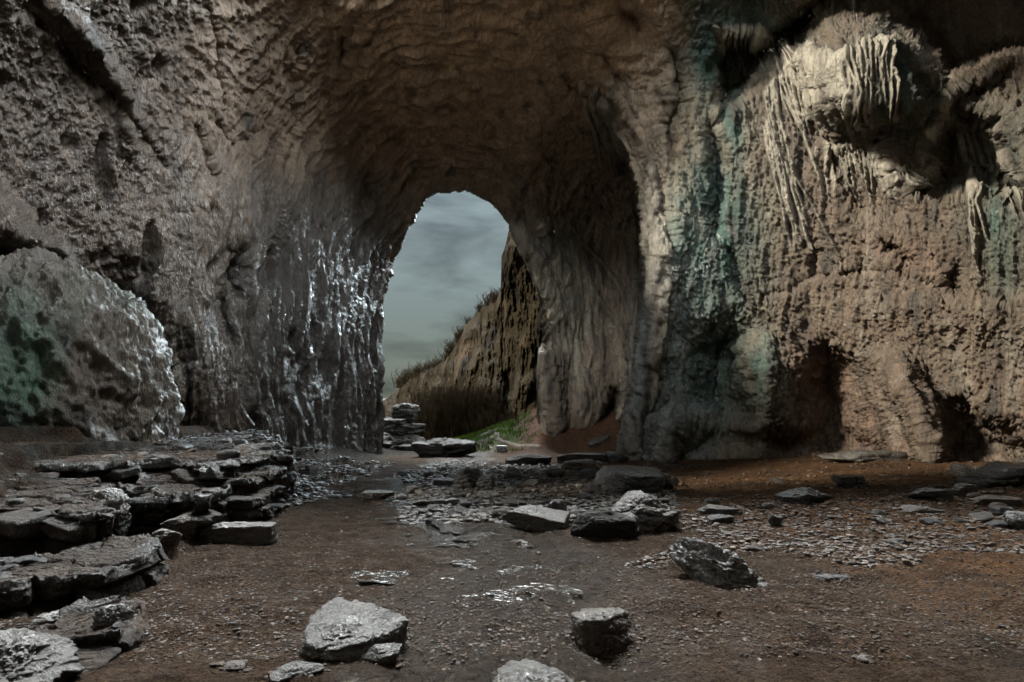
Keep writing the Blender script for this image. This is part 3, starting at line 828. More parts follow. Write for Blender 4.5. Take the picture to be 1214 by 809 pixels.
def build_grass():
    rng = np.random.RandomState(4)
    n = 26000
    x = rng.uniform(-5.5, 6.5, n); y = rng.uniform(34.3, 46, n)
    d = fbm(x*0.6, y*0.6, 0.7, 3, 351)
    keep = (d + 0.30 - 0.16*np.abs(x+1.0)*sstep(-1, 1, x+1.0) > rng.uniform(-0.1, 0.35, n))
    x, y = x[keep], y[keep]; n = len(x)
    z = ground_z(x, y)
    h = rng.uniform(0.06, 0.20, n); a = rng.uniform(0, 6.28, n); w = 0.018
    lx, ly = rng.uniform(-.6, .6, n)*h, rng.uniform(-.6, .6, n)*h
    c, s_ = np.cos(a)*w, np.sin(a)*w
    V = np.empty((n, 4, 3))
    V[:, 0] = np.stack([x-c, y-s_, z-0.02], -1); V[:, 1] = np.stack([x+c, y+s_, z-0.02], -1)
    V[:, 2] = np.stack([x+lx+c*.3, y+ly+s_*.3, z+h], -1); V[:, 3] = np.stack([x+lx-c*.3, y+ly-s_*.3, z+h], -1)
    F = np.arange(n*4).reshape(n, 4)
    struct(mesh_np('grass', V.reshape(-1, 3), F, M_LEAF), 'stuff')
build_grass()

def build_path():
    px = [(588, 514), (589, 519), (594, 524), (606, 527), (622, 529), (640, 530)]
    pts = np.array([on_ground(*p) for p in px])
    t = np.linspace(0, 1, 40); s_ = np.linspace(0, 1, len(pts))
    c = np.stack([np.interp(t, s_, pts[:, k]) for k in range(2)], -1)
    tn = np.gradient(c, axis=0); tn /= np.linalg.norm(tn, axis=1, keepdims=True)
    nn = np.stack([-tn[:, 1], tn[:, 0]], -1)
    rows = []
    for k, w in enumerate(np.linspace(-0.22, 0.22, 6)):
        q = c + nn*w
        rows.append(np.stack([q[:, 0], q[:, 1], ground_z(q[:, 0], q[:, 1]) + (0.05 if 0 < k < 5 else -0.05)], -1))
    P = np.stack(rows)
    struct(mesh_np('footpath', P.reshape(-1, 3), grid_faces(*P.shape[:2]), rock_mat('trodden_path', (0.07, 0.055, 0.042), (0.8, 0.95), 0.5, 3.0, 0.2, coat=0.0)))
build_path()

# ------------------------------------------------------------------ rocks
import bmesh
_ico = {}
def ico(sub):
    if sub not in _ico:
        bm = bmesh.new(); bmesh.ops.create_icosphere(bm, subdivisions=sub, radius=1)
        bm.verts.ensure_lookup_table()
        V = np.array([v.co[:] for v in bm.verts]); F = np.array([[v.index for v in f.verts] for f in bm.faces])
        bm.free(); _ico[sub] = (V/np.linalg.norm(V, axis=1, keepdims=True), F)
    return _ico[sub]

def rock_shape(seed, dims, sub=5, rough=1.0, extra=(), nplanes=9, squash=0.9, sharp=26.0):
    """an angular boulder: the solid inside a set of planes, weathered; dims = full width, depth, height; base at z 0"""
    rng = np.random.RandomState(seed)
    Dv, F = ico(sub)
    pl = [((0, 0, 1), 0.86), ((0, 0, -1), 0.8), ((1, 0, 0), 0.95), ((-1, 0, 0), 0.95), ((0, 1, 0), 0.95), ((0, -1, 0), 0.95)]
    for _ in range(nplanes):
        n = rng.normal(size=3); n /= np.linalg.norm(n)
        pl.append((tuple(n), rng.uniform(0.72, 1.05)*squash))
    pl += list(extra)
    inv = np.zeros(len(Dv))
    for n, d in pl:
        n = np.array(n, float); n /= np.linalg.norm(n)
        inv += np.maximum(Dv @ n / d, 0)**sharp
    r = inv**(-1.0/sharp)
    P = Dv*r[:, None]
    P = P*(np.array(dims)/2)
    sc_ = float(np.cbrt(np.prod(dims)))
    q = P/sc_*2.2 + seed*3.7
    st = q[:, 2]*2.6 + 0.9*noise(q[:, 0]*0.8, q[:, 1]*0.8, q[:, 2]*0.8, seed+5)
    strata = np.abs(((st + 0.5) % 1.0) - 0.5)*2
    d = 0.030*(1 - strata**3) - 0.045*sstep(0.25, 0.5, noise(q[:, 0]*1.7, q[:, 1]*1.7, q[:, 2]*2.6, seed+6)) + 0.065*fbm(q[:, 0], q[:, 1], q[:, 2], 4, seed) + 0.040*fbm(q[:, 0]*3.4, q[:, 1]*3.4, q[:, 2]*5.5, 3, seed+9, 0.6, True) + 0.018*fbm(q[:, 0]*19, q[:, 1]*19, q[:, 2]*19, 2, seed+13, 0.6, True) + 0.024*fbm(q[:, 0]*9, q[:, 1]*9, q[:, 2]*9, 3, seed+3)
    P = P + (P/np.linalg.norm(P, axis=1, keepdims=True))*(d*sc_*rough)[:, None]
    P[:, 2] += dims[2]/2
    return P, F

def rotz(P, a):
    c, s_ = math.cos(a), math.sin(a)
    return np.stack([P[:, 0]*c - P[:, 1]*s_, P[:, 0]*s_ + P[:, 1]*c, P[:, 2]], -1)

def tilt(P, ax, ay):
    c, s_ = math.cos(ax), math.sin(ax)
    P = np.stack([P[:, 0], P[:, 1]*c - P[:, 2]*s_, P[:, 1]*s_ + P[:, 2]*c], -1)
    c, s_ = math.cos(ay), math.sin(ay)
    return np.stack([P[:, 0]*c + P[:, 2]*s_, P[:, 1], -P[:, 0]*s_ + P[:, 2]*c], -1)

def rock(name, cat, label, u, v, w, h, deep=0.8, seed=1, mat=None, rz=0.0, tx=0.0, ty=0.0, sub=5, sink=0.22, extra=(), group=None, rough=1.0, sharp=26.0, lift=0.0, nplanes=9, at=None):
    """u: middle, v: foot row, w, h: size in photo pixels"""
    if at is None:
        x, y, z = on_ground(u, v)
    else:
        y = at; x = (u-CU)/FPX*y; z = EYE + (CV-v)/FPX*y
    W = w/FPX*y; Dp = W*deep
    H = max(0.25*W*0.4, (h/FPX*y - Dp*(EYE-z)/y*0.8))
    if v > 585 and sub == 5:
        sub = 6
    P, F = rock_shape(seed, (W, Dp, H*(1+sink)), sub, rough, extra, nplanes=nplanes, sharp=sharp)
    P = rotz(tilt(P, tx, ty), rz)
    o = mesh_np(name, P, F, mat or M_STONE)
    o.location = (x*(1 + 0.5*Dp/y), y + Dp*0.5, z - H*sink + lift)
    if at is None:
        SETTLED.append((o.location.x, o.location.y, W*0.5, Dp*0.5, rz))
    tag(o, label, cat, group)
    return o

SETTLED = []
R = RAD
# foreground
rock('boulder', 'boulder', 'pale wet fractured rock lying flat on the dirt left of the track', 414, 782, 112, 62, 0.85, 21, M_PALE, rz=R(-24), tx=R(9), ty=R(6), rough=1.5, nplanes=6)
rock('stone', 'stone', 'small pale broken piece touching the lower right of the wet fractured rock', 447, 787, 56, 26, 0.6, 22, M_PALE, rz=R(-15), rough=1.3)
rock('boulder', 'boulder', 'squat dark block with pale top casting a black shadow near the bottom of the track', 716, 775, 70, 56, 0.8, 23, M_BROWN, rz=R(10), tx=R(-8), nplanes=5, rough=1.2)
rock('stone', 'stone', 'little knob of rock leaning behind the squat dark block', 705, 742, 20, 18, 0.9, 24, M_BROWN)
rock('boulder', 'boulder', 'broad flat wet rock cut by the bottom edge of the photo', 634, 842, 122, 56, 0.75, 25, M_PALE, rz=R(8), rough=2.2, nplanes=14)
rock('stone', 'stone', 'low rough grey slab half sunk in dirt at the bottom edge', 352, 806, 62, 22, 0.55, 26, M_STONE, rz=R(24))
rock('stone', 'stone', 'small thin dark flake on the dirt left of the low grey slab', 278, 796, 34, 12, 0.6, 27, M_BROWN, rz=R(14))
rock('boulder', 'boulder', 'long jagged fin of pale rock sloping down to the right', 850, 694, 140, 50, 0.24, 28, M_PALE, rz=R(-38), ty=R(16), rough=1.9, nplanes=5, extra=(((0, -0.7, 0.6), 0.5), ((0, 0.8, 0.5), 0.4), ((0.6, 0, 0.7), 0.55)))
rock('boulder', 'boulder', 'black lens shaped slab with its dark face turned to the viewer', 715, 640, 80, 42, 0.42, 29, M_DULL, rz=R(-10), extra=(((0.4, 0, 0.8), 0.7), ((-0.4, 0, 0.8), 0.75)), rough=0.6, sink=0.25)
rock('boulder', 'boulder', 'grey pyramid shaped boulder behind the black slab', 765, 632, 92, 58, 0.75, 30, M_STONE, rz=R(20), extra=(((0.75, 0, 0.6), 0.42), ((-0.6, 0, 0.75), 0.5), ((0, -0.6, 0.7), 0.6)), sink=0.2, rough=1.3)
rock('boulder', 'boulder', 'wide flat topped dark block behind the pyramid shaped boulder', 742, 588, 86, 36, 0.7, 31, M_DARK, rz=R(-6), tx=R(5), nplanes=5, rough=0.8)
rock('stone', 'stone', 'small pointed stone at the right end of the wide flat topped block', 788, 582, 20, 22, 0.8, 32, M_STONE)
rock('boulder', 'boulder', 'thin wedge slab with pale upper face resting on stones', 632, 630, 80, 30, 0.55, 33, M_STONE, rz=R(-14), ty=R(8), tx=R(6), nplanes=4, rough=0.8, extra=(((-0.5, 0, -0.8), 0.6),))
rock('boulder', 'boulder', 'lone dark trapezoid boulder on the orange dirt', 957, 599, 58, 24, 0.8, 34, M_DARK, extra=(((0.6, 0, 0.7), 0.62), ((-0.7, 0, 0.6), 0.62)), sink=0.2)
rock('boulder', 'boulder', 'dark rough lump behind and right of the lone trapezoid boulder', 1008, 580, 34, 18, 0.8, 35, M_DARK)
rock('stone', 'stone', 'flat grey stone alone at the left edge of the track', 449, 593, 36, 12, 0.6, 36, M_STONE)
rock('boulder', 'boulder', 'largest of the black boulders in the row across the track', 552, 581, 32, 28, 0.9, 37, M_DARK, sink=0.2)
rock('boulder', 'boulder', 'square black stone right beside the largest black boulder', 576, 580, 22, 18, 0.9, 38, M_DARK)
rock('boulder', 'boulder', 'rounded black boulder standing furthest along the row across the track', 608, 569, 22, 17, 0.9, 39, M_DARK, sink=0.2)
rock('stone', 'stone', 'flat black stone at the left end of the row across the track', 528, 578, 26, 12, 0.8, 40, M_DARK)
rock('stone', 'stone', 'low flat pale wet slab lying in the shiny part of the track', 520, 600, 62, 8, 0.35, 41, M_PALE, rz=R(3))
rock('stone', 'stone', 'small pale flake alone in the shiny middle of the track', 617, 646, 18, 6, 0.5, 42, M_PALE, rz=R(-12))
rock('boulder', 'boulder', 'long dark slab among the rubble below the grassy mound', 628, 552, 56, 15, 0.6, 43, M_DULL, rz=R(5))
rock('boulder', 'boulder', 'broad dark slab among the rubble below the red soil', 690, 549, 60, 14, 0.6, 44, M_DULL, rz=R(-8))
rock('stone', 'stone', 'pale upright stone catching light below the end of the footpath', 595, 537, 12, 9, 0.8, 45, M_PALE)
rock('boulder', 'boulder', 'slanting pale plank of rock running up towards the red soil bank', 712, 528, 40, 10, 0.3, 46, M_PALE, rz=R(38), ty=R(-12))
rock('boulder', 'boulder', 'pale wet ledge of rock beside the foot of the stone pillar', 690, 560, 50, 16, 0.5, 47, M_PALE, rz=R(22))
rock('boulder', 'boulder', 'dark stone at the foot of the pillar next to the pale wet ledge', 733, 549, 24, 14, 0.8, 48, M_DARK)
rock('boulder', 'boulder', 'long low pale mound of rock at the mouth of the dark hollow', 1020, 549, 104, 17, 0.35, 49, M_PALE, rz=R(6), sharp=10, sink=0.3)
rock('boulder', 'boulder', 'broken slabs stacked beside the top of the jagged fin', 850, 612, 52, 14, 0.7, 50, M_STONE, rz=R(12))
rock('stone', 'stone', 'dark flat block leaning on the broken slabs by the jagged fin', 856, 621, 34, 12, 0.7, 51, M_DARK)
rock('stone', 'stone', 'thin dark plate lying alone on the lower right dirt', 986, 690, 44, 9, 0.5, 52, M_DARK, rz=R(-6))
rock('stone', 'stone', 'little crumbly pale stone near the bottom of the right hand dirt', 1023, 786, 18, 10, 0.8, 53, M_PALE)
rock('boulder', 'boulder', 'big dark slab at the right edge in front of the wall', 1184, 580, 80, 34, 0.7, 54, M_DARK, rz=R(-10))
rock('boulder', 'boulder', 'pale blue grey stone left of the big dark slab', 1141, 566, 22, 18, 0.8, 55, M_PALE)
rock('boulder', 'boulder', 'grey stone with lit top below the pale blue grey stone', 1139, 590, 26, 18, 0.8, 56, M_STONE)
rock('boulder', 'boulder', 'dark ridge of rock left of the grey stone with lit top', 1102, 594, 48, 16, 0.6, 57, M_DARK, rz=R(-12))
rock('boulder', 'boulder', 'pale crusty rock at the right edge below the brown flat stone', 1208, 628, 26, 22, 0.9, 58, M_PALE, rough=1.5)
rock('boulder', 'boulder', 'brown flat stone at the right edge under the big dark slab', 1180, 602, 60, 16, 0.7, 59, M_BROWN)
rock('stone', 'stone', 'small pale upright stone at the foot of the right hand rib', 1123, 542, 8, 10, 0.8, 60, M_PALE)
rock('boulder', 'boulder', 'flat pale stone partly buried in the orange dirt before the rubble', 1092, 610, 50, 11, 0.6, 61, M_BROWN, rz=R(-8))
rock('boulder', 'boulder', 'pale boulder against the wall at the far right edge', 1208, 543, 28, 22, 0.8, 62, M_PALE)

# heap of blocks left of the way out
for i, (u, v, w, h, dp, sd, m, lab) in enumerate((
    (478, 552, 66, 30, 1.0, 71, M_DULL, 'lowest dark block of the heap in the arch beside the left rim'),
    (474, 534, 54, 24, 1.1, 72, M_DULL, 'broad dark block in the middle of the heap in the arch'),
    (476, 516, 46, 15, 1.1, 73, M_DULL, 'flat wet block below the top of the heap in the arch'),
    (470, 506, 36, 12, 1.1, 74, M_DULL, 'shiny stepped slab just under the topmost block of the heap'),
    (481, 498, 33, 19, 0.9, 75, M_DULL, 'topmost dark block of the heap against the sky in the arch'))):
    rock('boulder', 'boulder', lab, u, v, w, h, dp, sd, m, rz=R(20*i), nplanes=6, group='heap of blocks in the arch', at=35.2 + 0.5*i, rough=1.4)
rock('boulder', 'boulder', 'dark humped rubble rock in the arch left of the grass', 528, 542, 70, 22, 0.9, 76, M_DULL, sharp=12, sink=0.3, rough=1.6)

# left side: shelf stones
rock('boulder', 'boulder', 'long flat dark stone at the edge of the dirt below the left shelf', 270, 645, 112, 28, 0.34, 81, M_STONE, rz=R(9), nplanes=4)
rock('boulder', 'boulder', 'tall dark block standing at the right end of the left shelf', 312, 592, 66, 72, 0.8, 82, M_DARK, rz=R(10), sink=0.1, rough=1.2)
rock('boulder', 'boulder', 'dark hollow fronted block leaning against the tall dark block', 286, 590, 40, 34, 0.8, 83, M_DARK, rz=R(-16))
rock('boulder', 'boulder', 'square pale topped block above the long flat dark stone', 243, 628, 34, 26, 0.8, 84, M_STONE, rz=R(-8), nplanes=4)
rock('boulder', 'boulder', 'brown block wedged left of the square pale topped block', 214, 640, 40, 32, 0.8, 85, M_BROWN, rz=R(20))
rock('boulder', 'boulder', 'thin brown slab lying on the tumbled blocks of the left shelf', 205, 606, 44, 16, 0.7, 86, M_BROWN, rz=R(-6), lift=0.15)
rock('stone', 'stone', 'pointed brown stone at the left foot of the tumbled blocks', 196, 652, 36, 26, 0.7, 87, M_BROWN, rz=R(30))
rock('stone', 'stone', 'flat pale stone lying on gravel right of the square block', 312, 612, 24, 10, 0.7, 88, M_PALE)
rock('boulder', 'boulder', 'grey block set back among the tumbled blocks of the left shelf', 258, 600, 40, 26, 0.8, 89, M_STONE)
rock('boulder', 'boulder', 'crusted pale nose of rock at the end of the dark ledge', 132, 640, 48, 62, 0.9, 90, M_PALE, rough=1.9, sharp=12)
rock('boulder', 'boulder', 'bluish grey rock filling the bottom left corner', 8, 832, 150, 100, 0.7, 91, M_STONE, rz=R(-32), extra=(((0.6, 0, 0.7), 0.5),), rough=1.5)
rock('boulder', 'boulder', 'pale smooth tongue of rock on the lowest ledge', 66, 754, 62, 34, 0.5, 92, M_PALE, rz=R(28), ty=R(-10), sharp=10)
rock('boulder', 'boulder', 'crumbled pale crust along the right rim of the lowest ledge', 142, 762, 46, 46, 0.45, 93, M_PALE, rz=R(48), rough=2.0, sharp=10)

def cells(x, y, seed):
    """random blocks: value of the nearest cell and how near its border is"""
    ix, iy = np.floor(x).astype(np.int64), np.floor(y).astype(np.int64)
    f1 = np.full(x.shape, 9.0); f2 = f1.copy(); val = np.zeros(x.shape)
    for dx in (-1, 0, 1):
        for dy in (-1, 0, 1):
            jx, jy = ix+dx, iy+dy
            h = _hash(jx, jy, jx*0, seed)
            px = jx + (h & np.uint32(1023))/1023.0; py = jy + ((h >> np.uint32(10)) & np.uint32(1023))/1023.0
            d = np.hypot(x-px, y-py); c = ((h >> np.uint32(20)) & np.uint32(1023))/1023.0
            m = d < f1
            f2 = np.where(m, f1, np.minimum(f2, d)); val = np.where(m, c, val); f1 = np.where(m, d, f1)
    return val, f2 - f1

LEDGES = []
def ledge(label, poly, zt, thick, seed, tint=(0.036, 0.031, 0.027), grain=1.0):
    """a shelf of bedded rock with a broken front; its top outline is given where it stands at height zt"""
    W = []
    for u, v in poly:
        y = FPX*(EYE-zt)/(v-CV); W.append(((u-CU)/FPX*y, y))
    W = np.array(W)
    LEDGES.append(([tuple(p) for p in W], zt))
    n = 900
    c = W.mean(0)
    Wc = np.vstack([W, W[:1]])
    s_ = np.concatenate([[0], np.cumsum(np.hypot(*np.diff(Wc, axis=0).T))]); T = np.linspace(0, s_[-1], n, endpoint=False)
    px, py = np.interp(T, s_, Wc[:, 0]), np.interp(T, s_, Wc[:, 1])
    tx, ty = np.gradient(px), np.gradient(py); L_ = np.hypot(tx, ty) + 1e-9
    nx, ny = ty/L_, -tx/L_
    flip = np.sign(((px-c[0])*nx + (py-c[1])*ny).mean()); nx *= flip; ny *= flip
    rows = []
    nb = 44
    for k in range(nb):                                   # broken beds of the front
        h = k/(nb-1); zz = zt - thick*1.7*(1-h)
        bed = zz/(0.15 + 0.02*(seed % 4)) + 1.1*noise(px*0.7, py*0.7, 0.3, seed+20)
        bi = np.floor(bed)
        val, br = cells(T*1.7 + bi*7.3, bi + 0.5 + 0*T, seed+21)
        out = 0.42*(val-0.6) - 0.10*sstep(0.10, 0.0, br) - 0.07*sstep(0.18, 0.0, np.minimum(bed-bi, bi+1-bed))
        out = out + 0.06*fbm(px*4, py*4, zz*9, 3, seed+22) - 0.05*h**3 + 0.10*noise(px*1.1, py*1.1, zz*0.6, seed+23)
        rows.append((px + nx*out, py + ny*out, zz + 0.02*noise(px*5, py*5, zz*7, seed+24)))
    ox, oy = rows[-1][0], rows[-1][1]
    for k in range(1, 121):                               # top
        f = 1 - (k/121.0)**1.0*0.985
        X = c[0] + (ox-c[0])*f; Y = c[1] + (oy-c[1])*f
        rim = sstep(0.72, 1.0, f)
        val, br = cells(X*1.3 + 0.3*noise(X*2, Y*2, 0.2, seed+30), Y*2.0, seed+31)
        Z = zt + thick*(0.30*(val-0.7) - 0.22*sstep(0.09, 0.0, br))*(0.4 + 0.6*rim) + (0.03 + 0.05*rim)*grain*fbm(X*3.2, Y*3.2, 0.6, 4, seed+2, 0.6, True) + 0.02*grain*fbm(X*12, Y*12, 0.6, 3, seed+4)
        rows.append((X, Y, Z))
    P = np.stack([np.stack(np.broadcast_arrays(*r), -1) for r in rows])
    m = fbm(P[..., 0]*1.3, P[..., 1]*1.3, P[..., 2]*1.3, 4, seed+5)
    C = np.empty(P.shape); C[...] = tint
    f = sstep(-0.1, 0.3, m)[..., None]*0.8; C = C*(1-f) + np.array((0.075, 0.052, 0.036))*f
    C *= (1 + 0.4*m)[..., None]
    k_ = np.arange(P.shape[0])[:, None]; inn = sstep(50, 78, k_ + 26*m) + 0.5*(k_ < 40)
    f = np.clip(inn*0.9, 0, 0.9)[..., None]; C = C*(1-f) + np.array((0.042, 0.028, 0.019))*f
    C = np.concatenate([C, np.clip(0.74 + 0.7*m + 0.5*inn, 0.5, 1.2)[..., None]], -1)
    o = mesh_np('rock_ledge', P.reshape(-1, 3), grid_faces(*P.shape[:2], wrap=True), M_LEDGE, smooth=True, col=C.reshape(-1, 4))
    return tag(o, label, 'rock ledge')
ledge('long rock shelf running along the foot of the left boulder', [(-90, 540), (0, 533), (100, 528), (190, 523), (300, 511), (335, 520), (345, 540), (290, 548), (255, 562), (190, 550), (100, 558), (0, 552), (-90, 556)], 0.55, 0.40, 401, (0.045, 0.042, 0.038), 1.4)
ledge('massive rock ledge with a dark front at the left edge', [(-110, 564), (0, 560), (30, 556), (60, 564), (110, 570), (128, 583), (150, 596), (146, 612), (100, 618), (0, 610), (-110, 606)], 0.45, 0.50, 411)
ledge('stepped rock ledge below the long shelf left of the tall dark block', [(150, 560), (200, 556), (262, 560), (320, 545), (330, 560), (290, 580), (240, 596), (190, 590), (165, 600), (150, 580)], 0.36, 0.45, 421, (0.036, 0.034, 0.031), 1.5)
ledge('low brown slab with an undercut front below the massive ledge', [(-60, 675), (60, 652), (110, 642), (178, 638), (190, 648), (165, 664), (110, 685), (20, 704), (-60, 712)], 0.20, 0.22, 431)
ledge('lowest thin slab at lower left carrying a pale tongue of rock', [(10, 750), (60, 722), (135, 706), (160, 722), (148, 745), (110, 775), (40, 795), (-10, 800)], 0.10, 0.14, 441)

def left_boulder():
    nu, nv = 420, 300
    th = np.linspace(0, 2*np.pi, nu, endpoint=False); ph = np.linspace(0.01, np.pi-0.01, nv)
    T, Ph = np.meshgrid(th, ph)
    d = np.stack([np.cos(T)*np.sin(Ph), np.sin(T)*np.sin(Ph), np.cos(Ph)], -1)
    sup = 2.6
    r = (np.abs(d)**sup).sum(-1)**(-1/sup)
    P = d*r[..., None]*np.array((2.5, 2.3, 4.0))
    x, y, z = P[..., 0], P[..., 1], P[..., 2]
    dn = 0.45*fbm(x*0.55, y*0.55, z*0.4, 4, 501) + 0.30*fbm(x*0.9, y*0.9, z*0.55, 3, 505, 0.5, True) + 0.26*fbm(x*1.7, y*1.7, z*1.1, 4, 511, 0.6, True) + 0.17*fbm(x*4, y*4, z*2.6, 3, 521) + 0.045*fbm(x*9, y*9, z*7, 3, 525, 0.6, True)
    P = P + d*dn[..., None]
    n = fbm(x*0.5, y*0.5, z*0.3, 4, 531)
    C = np.empty(P.shape); C[...] = (0.085, 0.070, 0.054)
    g = np.clip(np.exp(-((x-1.15)/0.6)**2 - ((z-1.7)/1.6)**2)*1.3 + n*0.8, 0, 1)*(x < 1.9)  # soft-edged patch tinted green
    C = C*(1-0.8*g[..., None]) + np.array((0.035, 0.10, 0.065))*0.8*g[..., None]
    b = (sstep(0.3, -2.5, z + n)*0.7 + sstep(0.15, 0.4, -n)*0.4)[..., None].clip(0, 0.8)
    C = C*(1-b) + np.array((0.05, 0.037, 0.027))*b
    C *= (1 - 0.6*sstep(0.05, 0.3, fbm(x*1.5, y*1.5, z*0.9, 4, 535)))[..., None]
    C = np.concatenate([C, np.clip(0.8 + 0.6*n, 0.5, 1.1)[..., None]], -1)
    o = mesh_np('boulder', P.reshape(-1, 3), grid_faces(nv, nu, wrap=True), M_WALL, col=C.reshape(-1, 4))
    o.location = (-11.65, 14.9, 0.6)
    tag(o, 'huge rounded boulder with a green patch against the left wall', 'boulder')
left_boulder()

# ------------------------------------------------------------------ loose stones and gravel
def in_zone(name, x, y):
    d = left_line(y) - x
    n = noise(x*0.5, y*0.5, 0.2, 551)
    if name == 'left':
        return (d > -0.5 + 0.7*n) & (d < 3.2) & (y > 11) & (y < 31)
    if name == 'mid':
        u = CU + FPX*x/y
        return (y > 9.5) & (y < 32) & (u > 470 + 60*n) & (u < 800) & (x > -3.6 + 0.6*n)
    if name == 'right':
        return (x > 2.2 + 0.12*(y-8) + 1.5*n) & (y > 7.5 + 3*n + 0.35*(x-2)*(x < 9)*0) & (y < 27.5) & (x < 19)
    if name == 'corner':
        u = CU + FPX*x/y
        return (u > 1095 + 60*n) & (u < 1260) & (y > 9.0) & (y < 18)
    if name == 'ledge':
        return (d > -0.1 + 0.4*n) & (d < 4.5) & (y > 4.2) & (y < 14)
    return (y > 3)

def top_z(x, y):
    z = float(ground_z(x, y))
    for poly, zt in LEDGES:
        if inside(np.array([x]), np.array([y]), poly)[0]:
            z = max(z, zt - 0.02)
    return z

def scatter(zone, n, rng, ymin=3.2, ymax=31, pw=1.0):
    out = []
    while len(out) < n:
        u = rng.uniform(-60, 1290, 4000); v = CV + rng.uniform(55, 345, 4000)
        y = FPX*1.9/(v-CV)
        y = y*rng.uniform(0.95, 1.05, 4000); x = (u-CU)/FPX*y
        ok = in_zone(zone, x, y) & (y > ymin) & (y < ymax)
        out += list(zip(x[ok], y[ok]))
    return out[:n]

nr = np.random.RandomState(9)
protos = []
for k, m in enumerate((M_STONE, M_BROWN, M_DARK, M_BROWN, M_STONE, M_DARK, M_PALE)):
    P, F = rock_shape(600+k, (1.0, nr.uniform(0.6, 0.9), nr.uniform(0.3, 0.6)), 3, 1.3, nplanes=11)
    protos.append((P, F, m))
stone_mesh = []
STONES = (('ledge', 55, 'loose wet stone tumbled among the rock ledges at lower left', 'tumbled stones on the left ledges', (0.10, 0.42)),
          ('left', 45, 'loose stone in the strip of rubble along the foot of the left wall', 'rubble stones along the left wall', (0.12, 0.45)),
          ('mid', 140, 'loose stone in the rubble across the track before the arch', 'rubble stones before the arch', (0.13, 0.52)),
          ('corner', 26, 'dark broken stone in the dense rubble at the far right below the wall', 'broken rubble at the far right', (0.16, 0.62)),
          ('right', 40, 'loose stone scattered on the dirt below the right wall', 'scattered stones below the right wall', (0.10, 0.40)))
first = {}
for zone, n, lab, grp, (s0, s1) in STONES:
    for x, y in scatter(zone, n, nr):
        k = nr.randint(len(protos))
        if k not in first:
            P, F, m = protos[k]
            o = mesh_np('stone', P, F, m); first[k] = o
        else:
            o = first[k].copy(); link(o)
        s_ = s0 + (s1-s0)*nr.uniform()**2.2
        s_ *= 0.55 + 0.45*min(1.0, y/14)
        o.location = (x, y, top_z(x, y) - 0.06*s_)
        o.scale = (s_, s_, s_*nr.uniform(0.7, 1.2)); o.rotation_euler = (nr.uniform(-.25, .25), nr.uniform(-.25, .25), nr.uniform(0, 6.28))
        tag(o, lab, 'stone', grp)

def build_gravel():
    base = [rock_shape(700+k, (1, 0.8, 0.55), 1, 0.6, nplanes=6) for k in range(6)]
    Vs, Fs, Cs = [], [], []; off = 0
    cols = {'stone': np.array([(0.062, 0.055, 0.048), (0.105, 0.097, 0.086), (0.056, 0.038, 0.026), (0.026, 0.024, 0.022)]),
            'soil': np.array([(0.064, 0.041, 0.026), (0.045, 0.030, 0.02), (0.095, 0.065, 0.043), (0.03, 0.022, 0.017)])}
    for zone, n, (s0, s1), pal in (('left', 5000, (0.03, 0.24), 'stone'), ('mid', 11000, (0.03, 0.22), 'stone'), ('right', 10000, (0.02, 0.15), 'stone'),
                                   ('right', 9000, (0.02, 0.08), 'soil'), ('around', 0, (0.015, 0.10), 'soil'), ('all', 4200, (0.008, 0.065), 'stone'), ('all', 40000, (0.008, 0.06), 'soil')):
        pts = None if zone == 'around' else np.array(scatter(zone, n, nr, 3.0 if zone == 'all' else 6.5, 16 if zone == 'all' else 31))
        if zone == 'around':
            pts = []
            for (qx, qy, qa, qb, qr) in SETTLED:
                for _ in range(60):
                    t = nr.uniform(0, 6.28); f = 0.86 + abs(nr.normal())*0.22
                    c, s_ = math.cos(qr), math.sin(qr); ax, ay = qa*f*math.cos(t), qb*f*math.sin(t)
                    pts.append((qx + ax*c - ay*s_, qy + ax*s_ + ay*c))
            pts = np.array(pts); n = len(pts)
        zz = ground_z(pts[:, 0], pts[:, 1])
        sz = (s0 + (s1-s0)*nr.uniform(size=n)**3)*(0.5 + 0.5*np.minimum(1.0, pts[:, 1]/14))
        kind = nr.randint(6, size=n); rot = nr.uniform(0, 6.28, n); tint = cols[pal][nr.choice(4, n, p=(0.45, 0.15, 0.25, 0.15))]*nr.uniform(0.7, 1.25, n)[:, None]
        if zone == 'right' and pal == 'stone':
            tint = tint*np.array((1.0, 0.78, 0.6))
        sq = nr.uniform(0.5, 1.1, n)
        for k in range(6):
            m = kind == k; q = int(m.sum())
            P, F = base[k]
            c, s_ = np.cos(rot[m])[:, None], np.sin(rot[m])[:, None]
            X = (P[None, :, 0]*c - P[None, :, 1]*s_)*sz[m][:, None]; Y = (P[None, :, 0]*s_ + P[None, :, 1]*c)*sz[m][:, None]
            Z = P[None, :, 2]*(sz[m]*sq[m])[:, None]
            V = np.stack([X + pts[m, 0][:, None], Y + pts[m, 1][:, None], Z + (zz[m] - 0.15*sz[m])[:, None]], -1)
            Vs.append(V.reshape(-1, 3)); Fs.append((F[None] + (np.arange(q)*len(P))[:, None, None]).reshape(-1, 3) + off); off += q*len(P)
            wetv = np.full((q, len(P), 1), 0.88 if pal == 'stone' else 1.2)
            Cs.append(np.concatenate([np.broadcast_to(tint[m][:, None], (q, len(P), 3)), wetv], -1).reshape(-1, 4))
    struct(mesh_np('gravel', np.concatenate(Vs), np.concatenate(Fs), M_GRAVEL, smooth=False, col=np.concatenate(Cs)), 'stuff')
build_gravel()

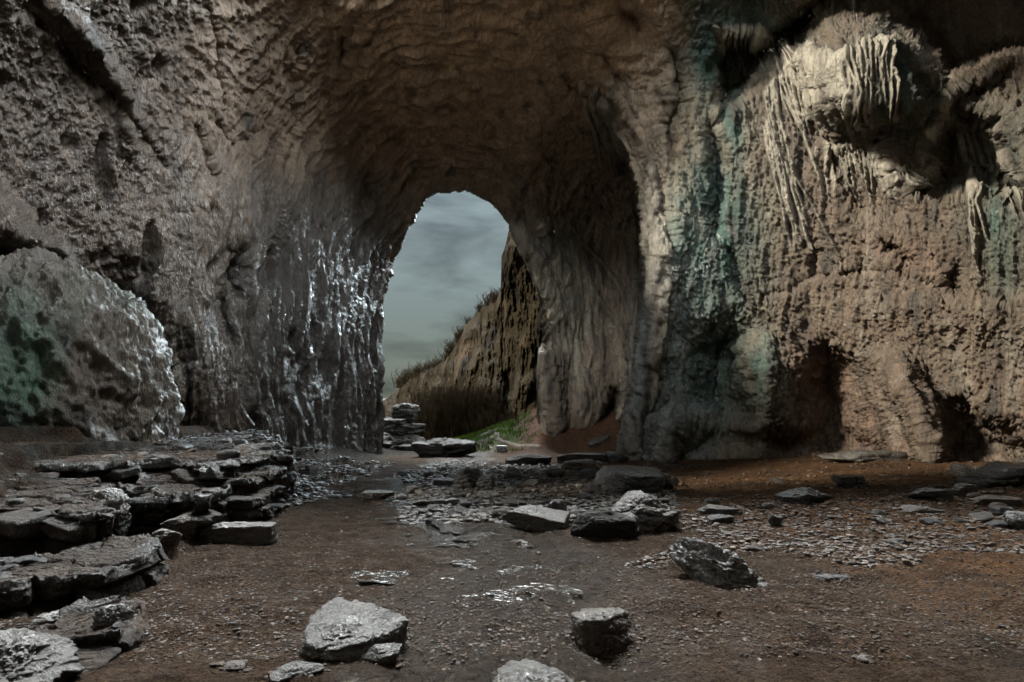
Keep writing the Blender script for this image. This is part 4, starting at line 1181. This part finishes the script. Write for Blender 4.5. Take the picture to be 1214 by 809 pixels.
def build_puddles():
    rng = np.random.RandomState(31)
    V, F, off = [], [], 0
    m = bpy.data.materials.new('standing_water'); m.use_nodes = True
    N, L = m.node_tree.nodes, m.node_tree.links
    bs = N['Principled BSDF']; bs.inputs['Base Color'].default_value = (0.022, 0.018, 0.014, 1); bs.inputs['Roughness'].default_value = 0.10
    tcn = N.new('ShaderNodeTexCoord'); t = N.new('ShaderNodeTexNoise'); t.inputs['Scale'].default_value = 16; t.inputs['Detail'].default_value = 4
    bp = N.new('ShaderNodeBump'); bp.inputs['Strength'].default_value = 0.8; bp.inputs['Distance'].default_value = 0.03
    L.new(tcn.outputs['Object'], t.inputs['Vector']); L.new(t.outputs['Fac'], bp.inputs['Height']); L.new(bp.outputs[0], bs.inputs['Normal'])
    for k in range(120):
        y = rng.uniform(5.2, 15); x = 0.15 - 0.30*max(0, min(8, y-7)) + rng.normal()*0.55 - 0.15
        if k % 4 == 0:
            y = rng.uniform(12, 20); x = rng.uniform(-3.2, 1.0)
        r = (0.05 + 0.26*rng.uniform()**2)*(0.6 + y/18)
        n = 28; a = np.linspace(0, 2*np.pi, n, endpoint=False)
        rr = r*(1 + 0.5*noise(np.cos(a)*1.4 + k, np.sin(a)*1.4, 0.3, 33) + 0.25*noise(np.cos(a)*4 + k, np.sin(a)*4, 0.7, 34))
        px, py = x + rr*np.cos(a)*1.25, y + rr*np.sin(a)
        zz = float(np.mean(ground_z(px, py))) + 0.004
        V.append(np.concatenate([np.stack([px, py, np.full(n, zz)], -1), [[x, y, zz]]]))
        F.append(np.array([(off+i, off+(i+1) % n, off+n) for i in range(n)])); off += n+1
    struct(mesh_np('wet_puddles', np.concatenate(V), np.concatenate(F), m), 'stuff')
build_puddles()

# ivy hanging on the outer edge of the arch
def build_ivy():
    rng = np.random.RandomState(15)
    n = 700
    v = rng.uniform(392, 478, n); u = 447 + rng.uniform(-6, 1, n) + 4.5*np.abs(noise(v/7, 0.2, 0.4, 561))
    y = 33.4 + rng.uniform(0, 0.7, n)
    c = np.stack([(u-CU)/FPX*y, y, EYE + (CV-v)/FPX*y], -1)
    a = rng.normal(size=(n, 3)); a /= np.linalg.norm(a, axis=1, keepdims=True)
    b = np.cross(a, rng.normal(size=(n, 3))); b /= np.linalg.norm(b, axis=1, keepdims=True)
    w = rng.uniform(0.04, 0.10, n)[:, None]
    V = np.stack([c - a*w, c - b*w*.7, c + a*w, c + b*w*.7], 1)
    o = mesh_np('ivy', V.reshape(-1, 3), np.arange(n*4).reshape(n, 4), M_IVY)
    tag(o, 'dark ivy hanging down the outer edge of the arch', 'ivy')
build_ivy()
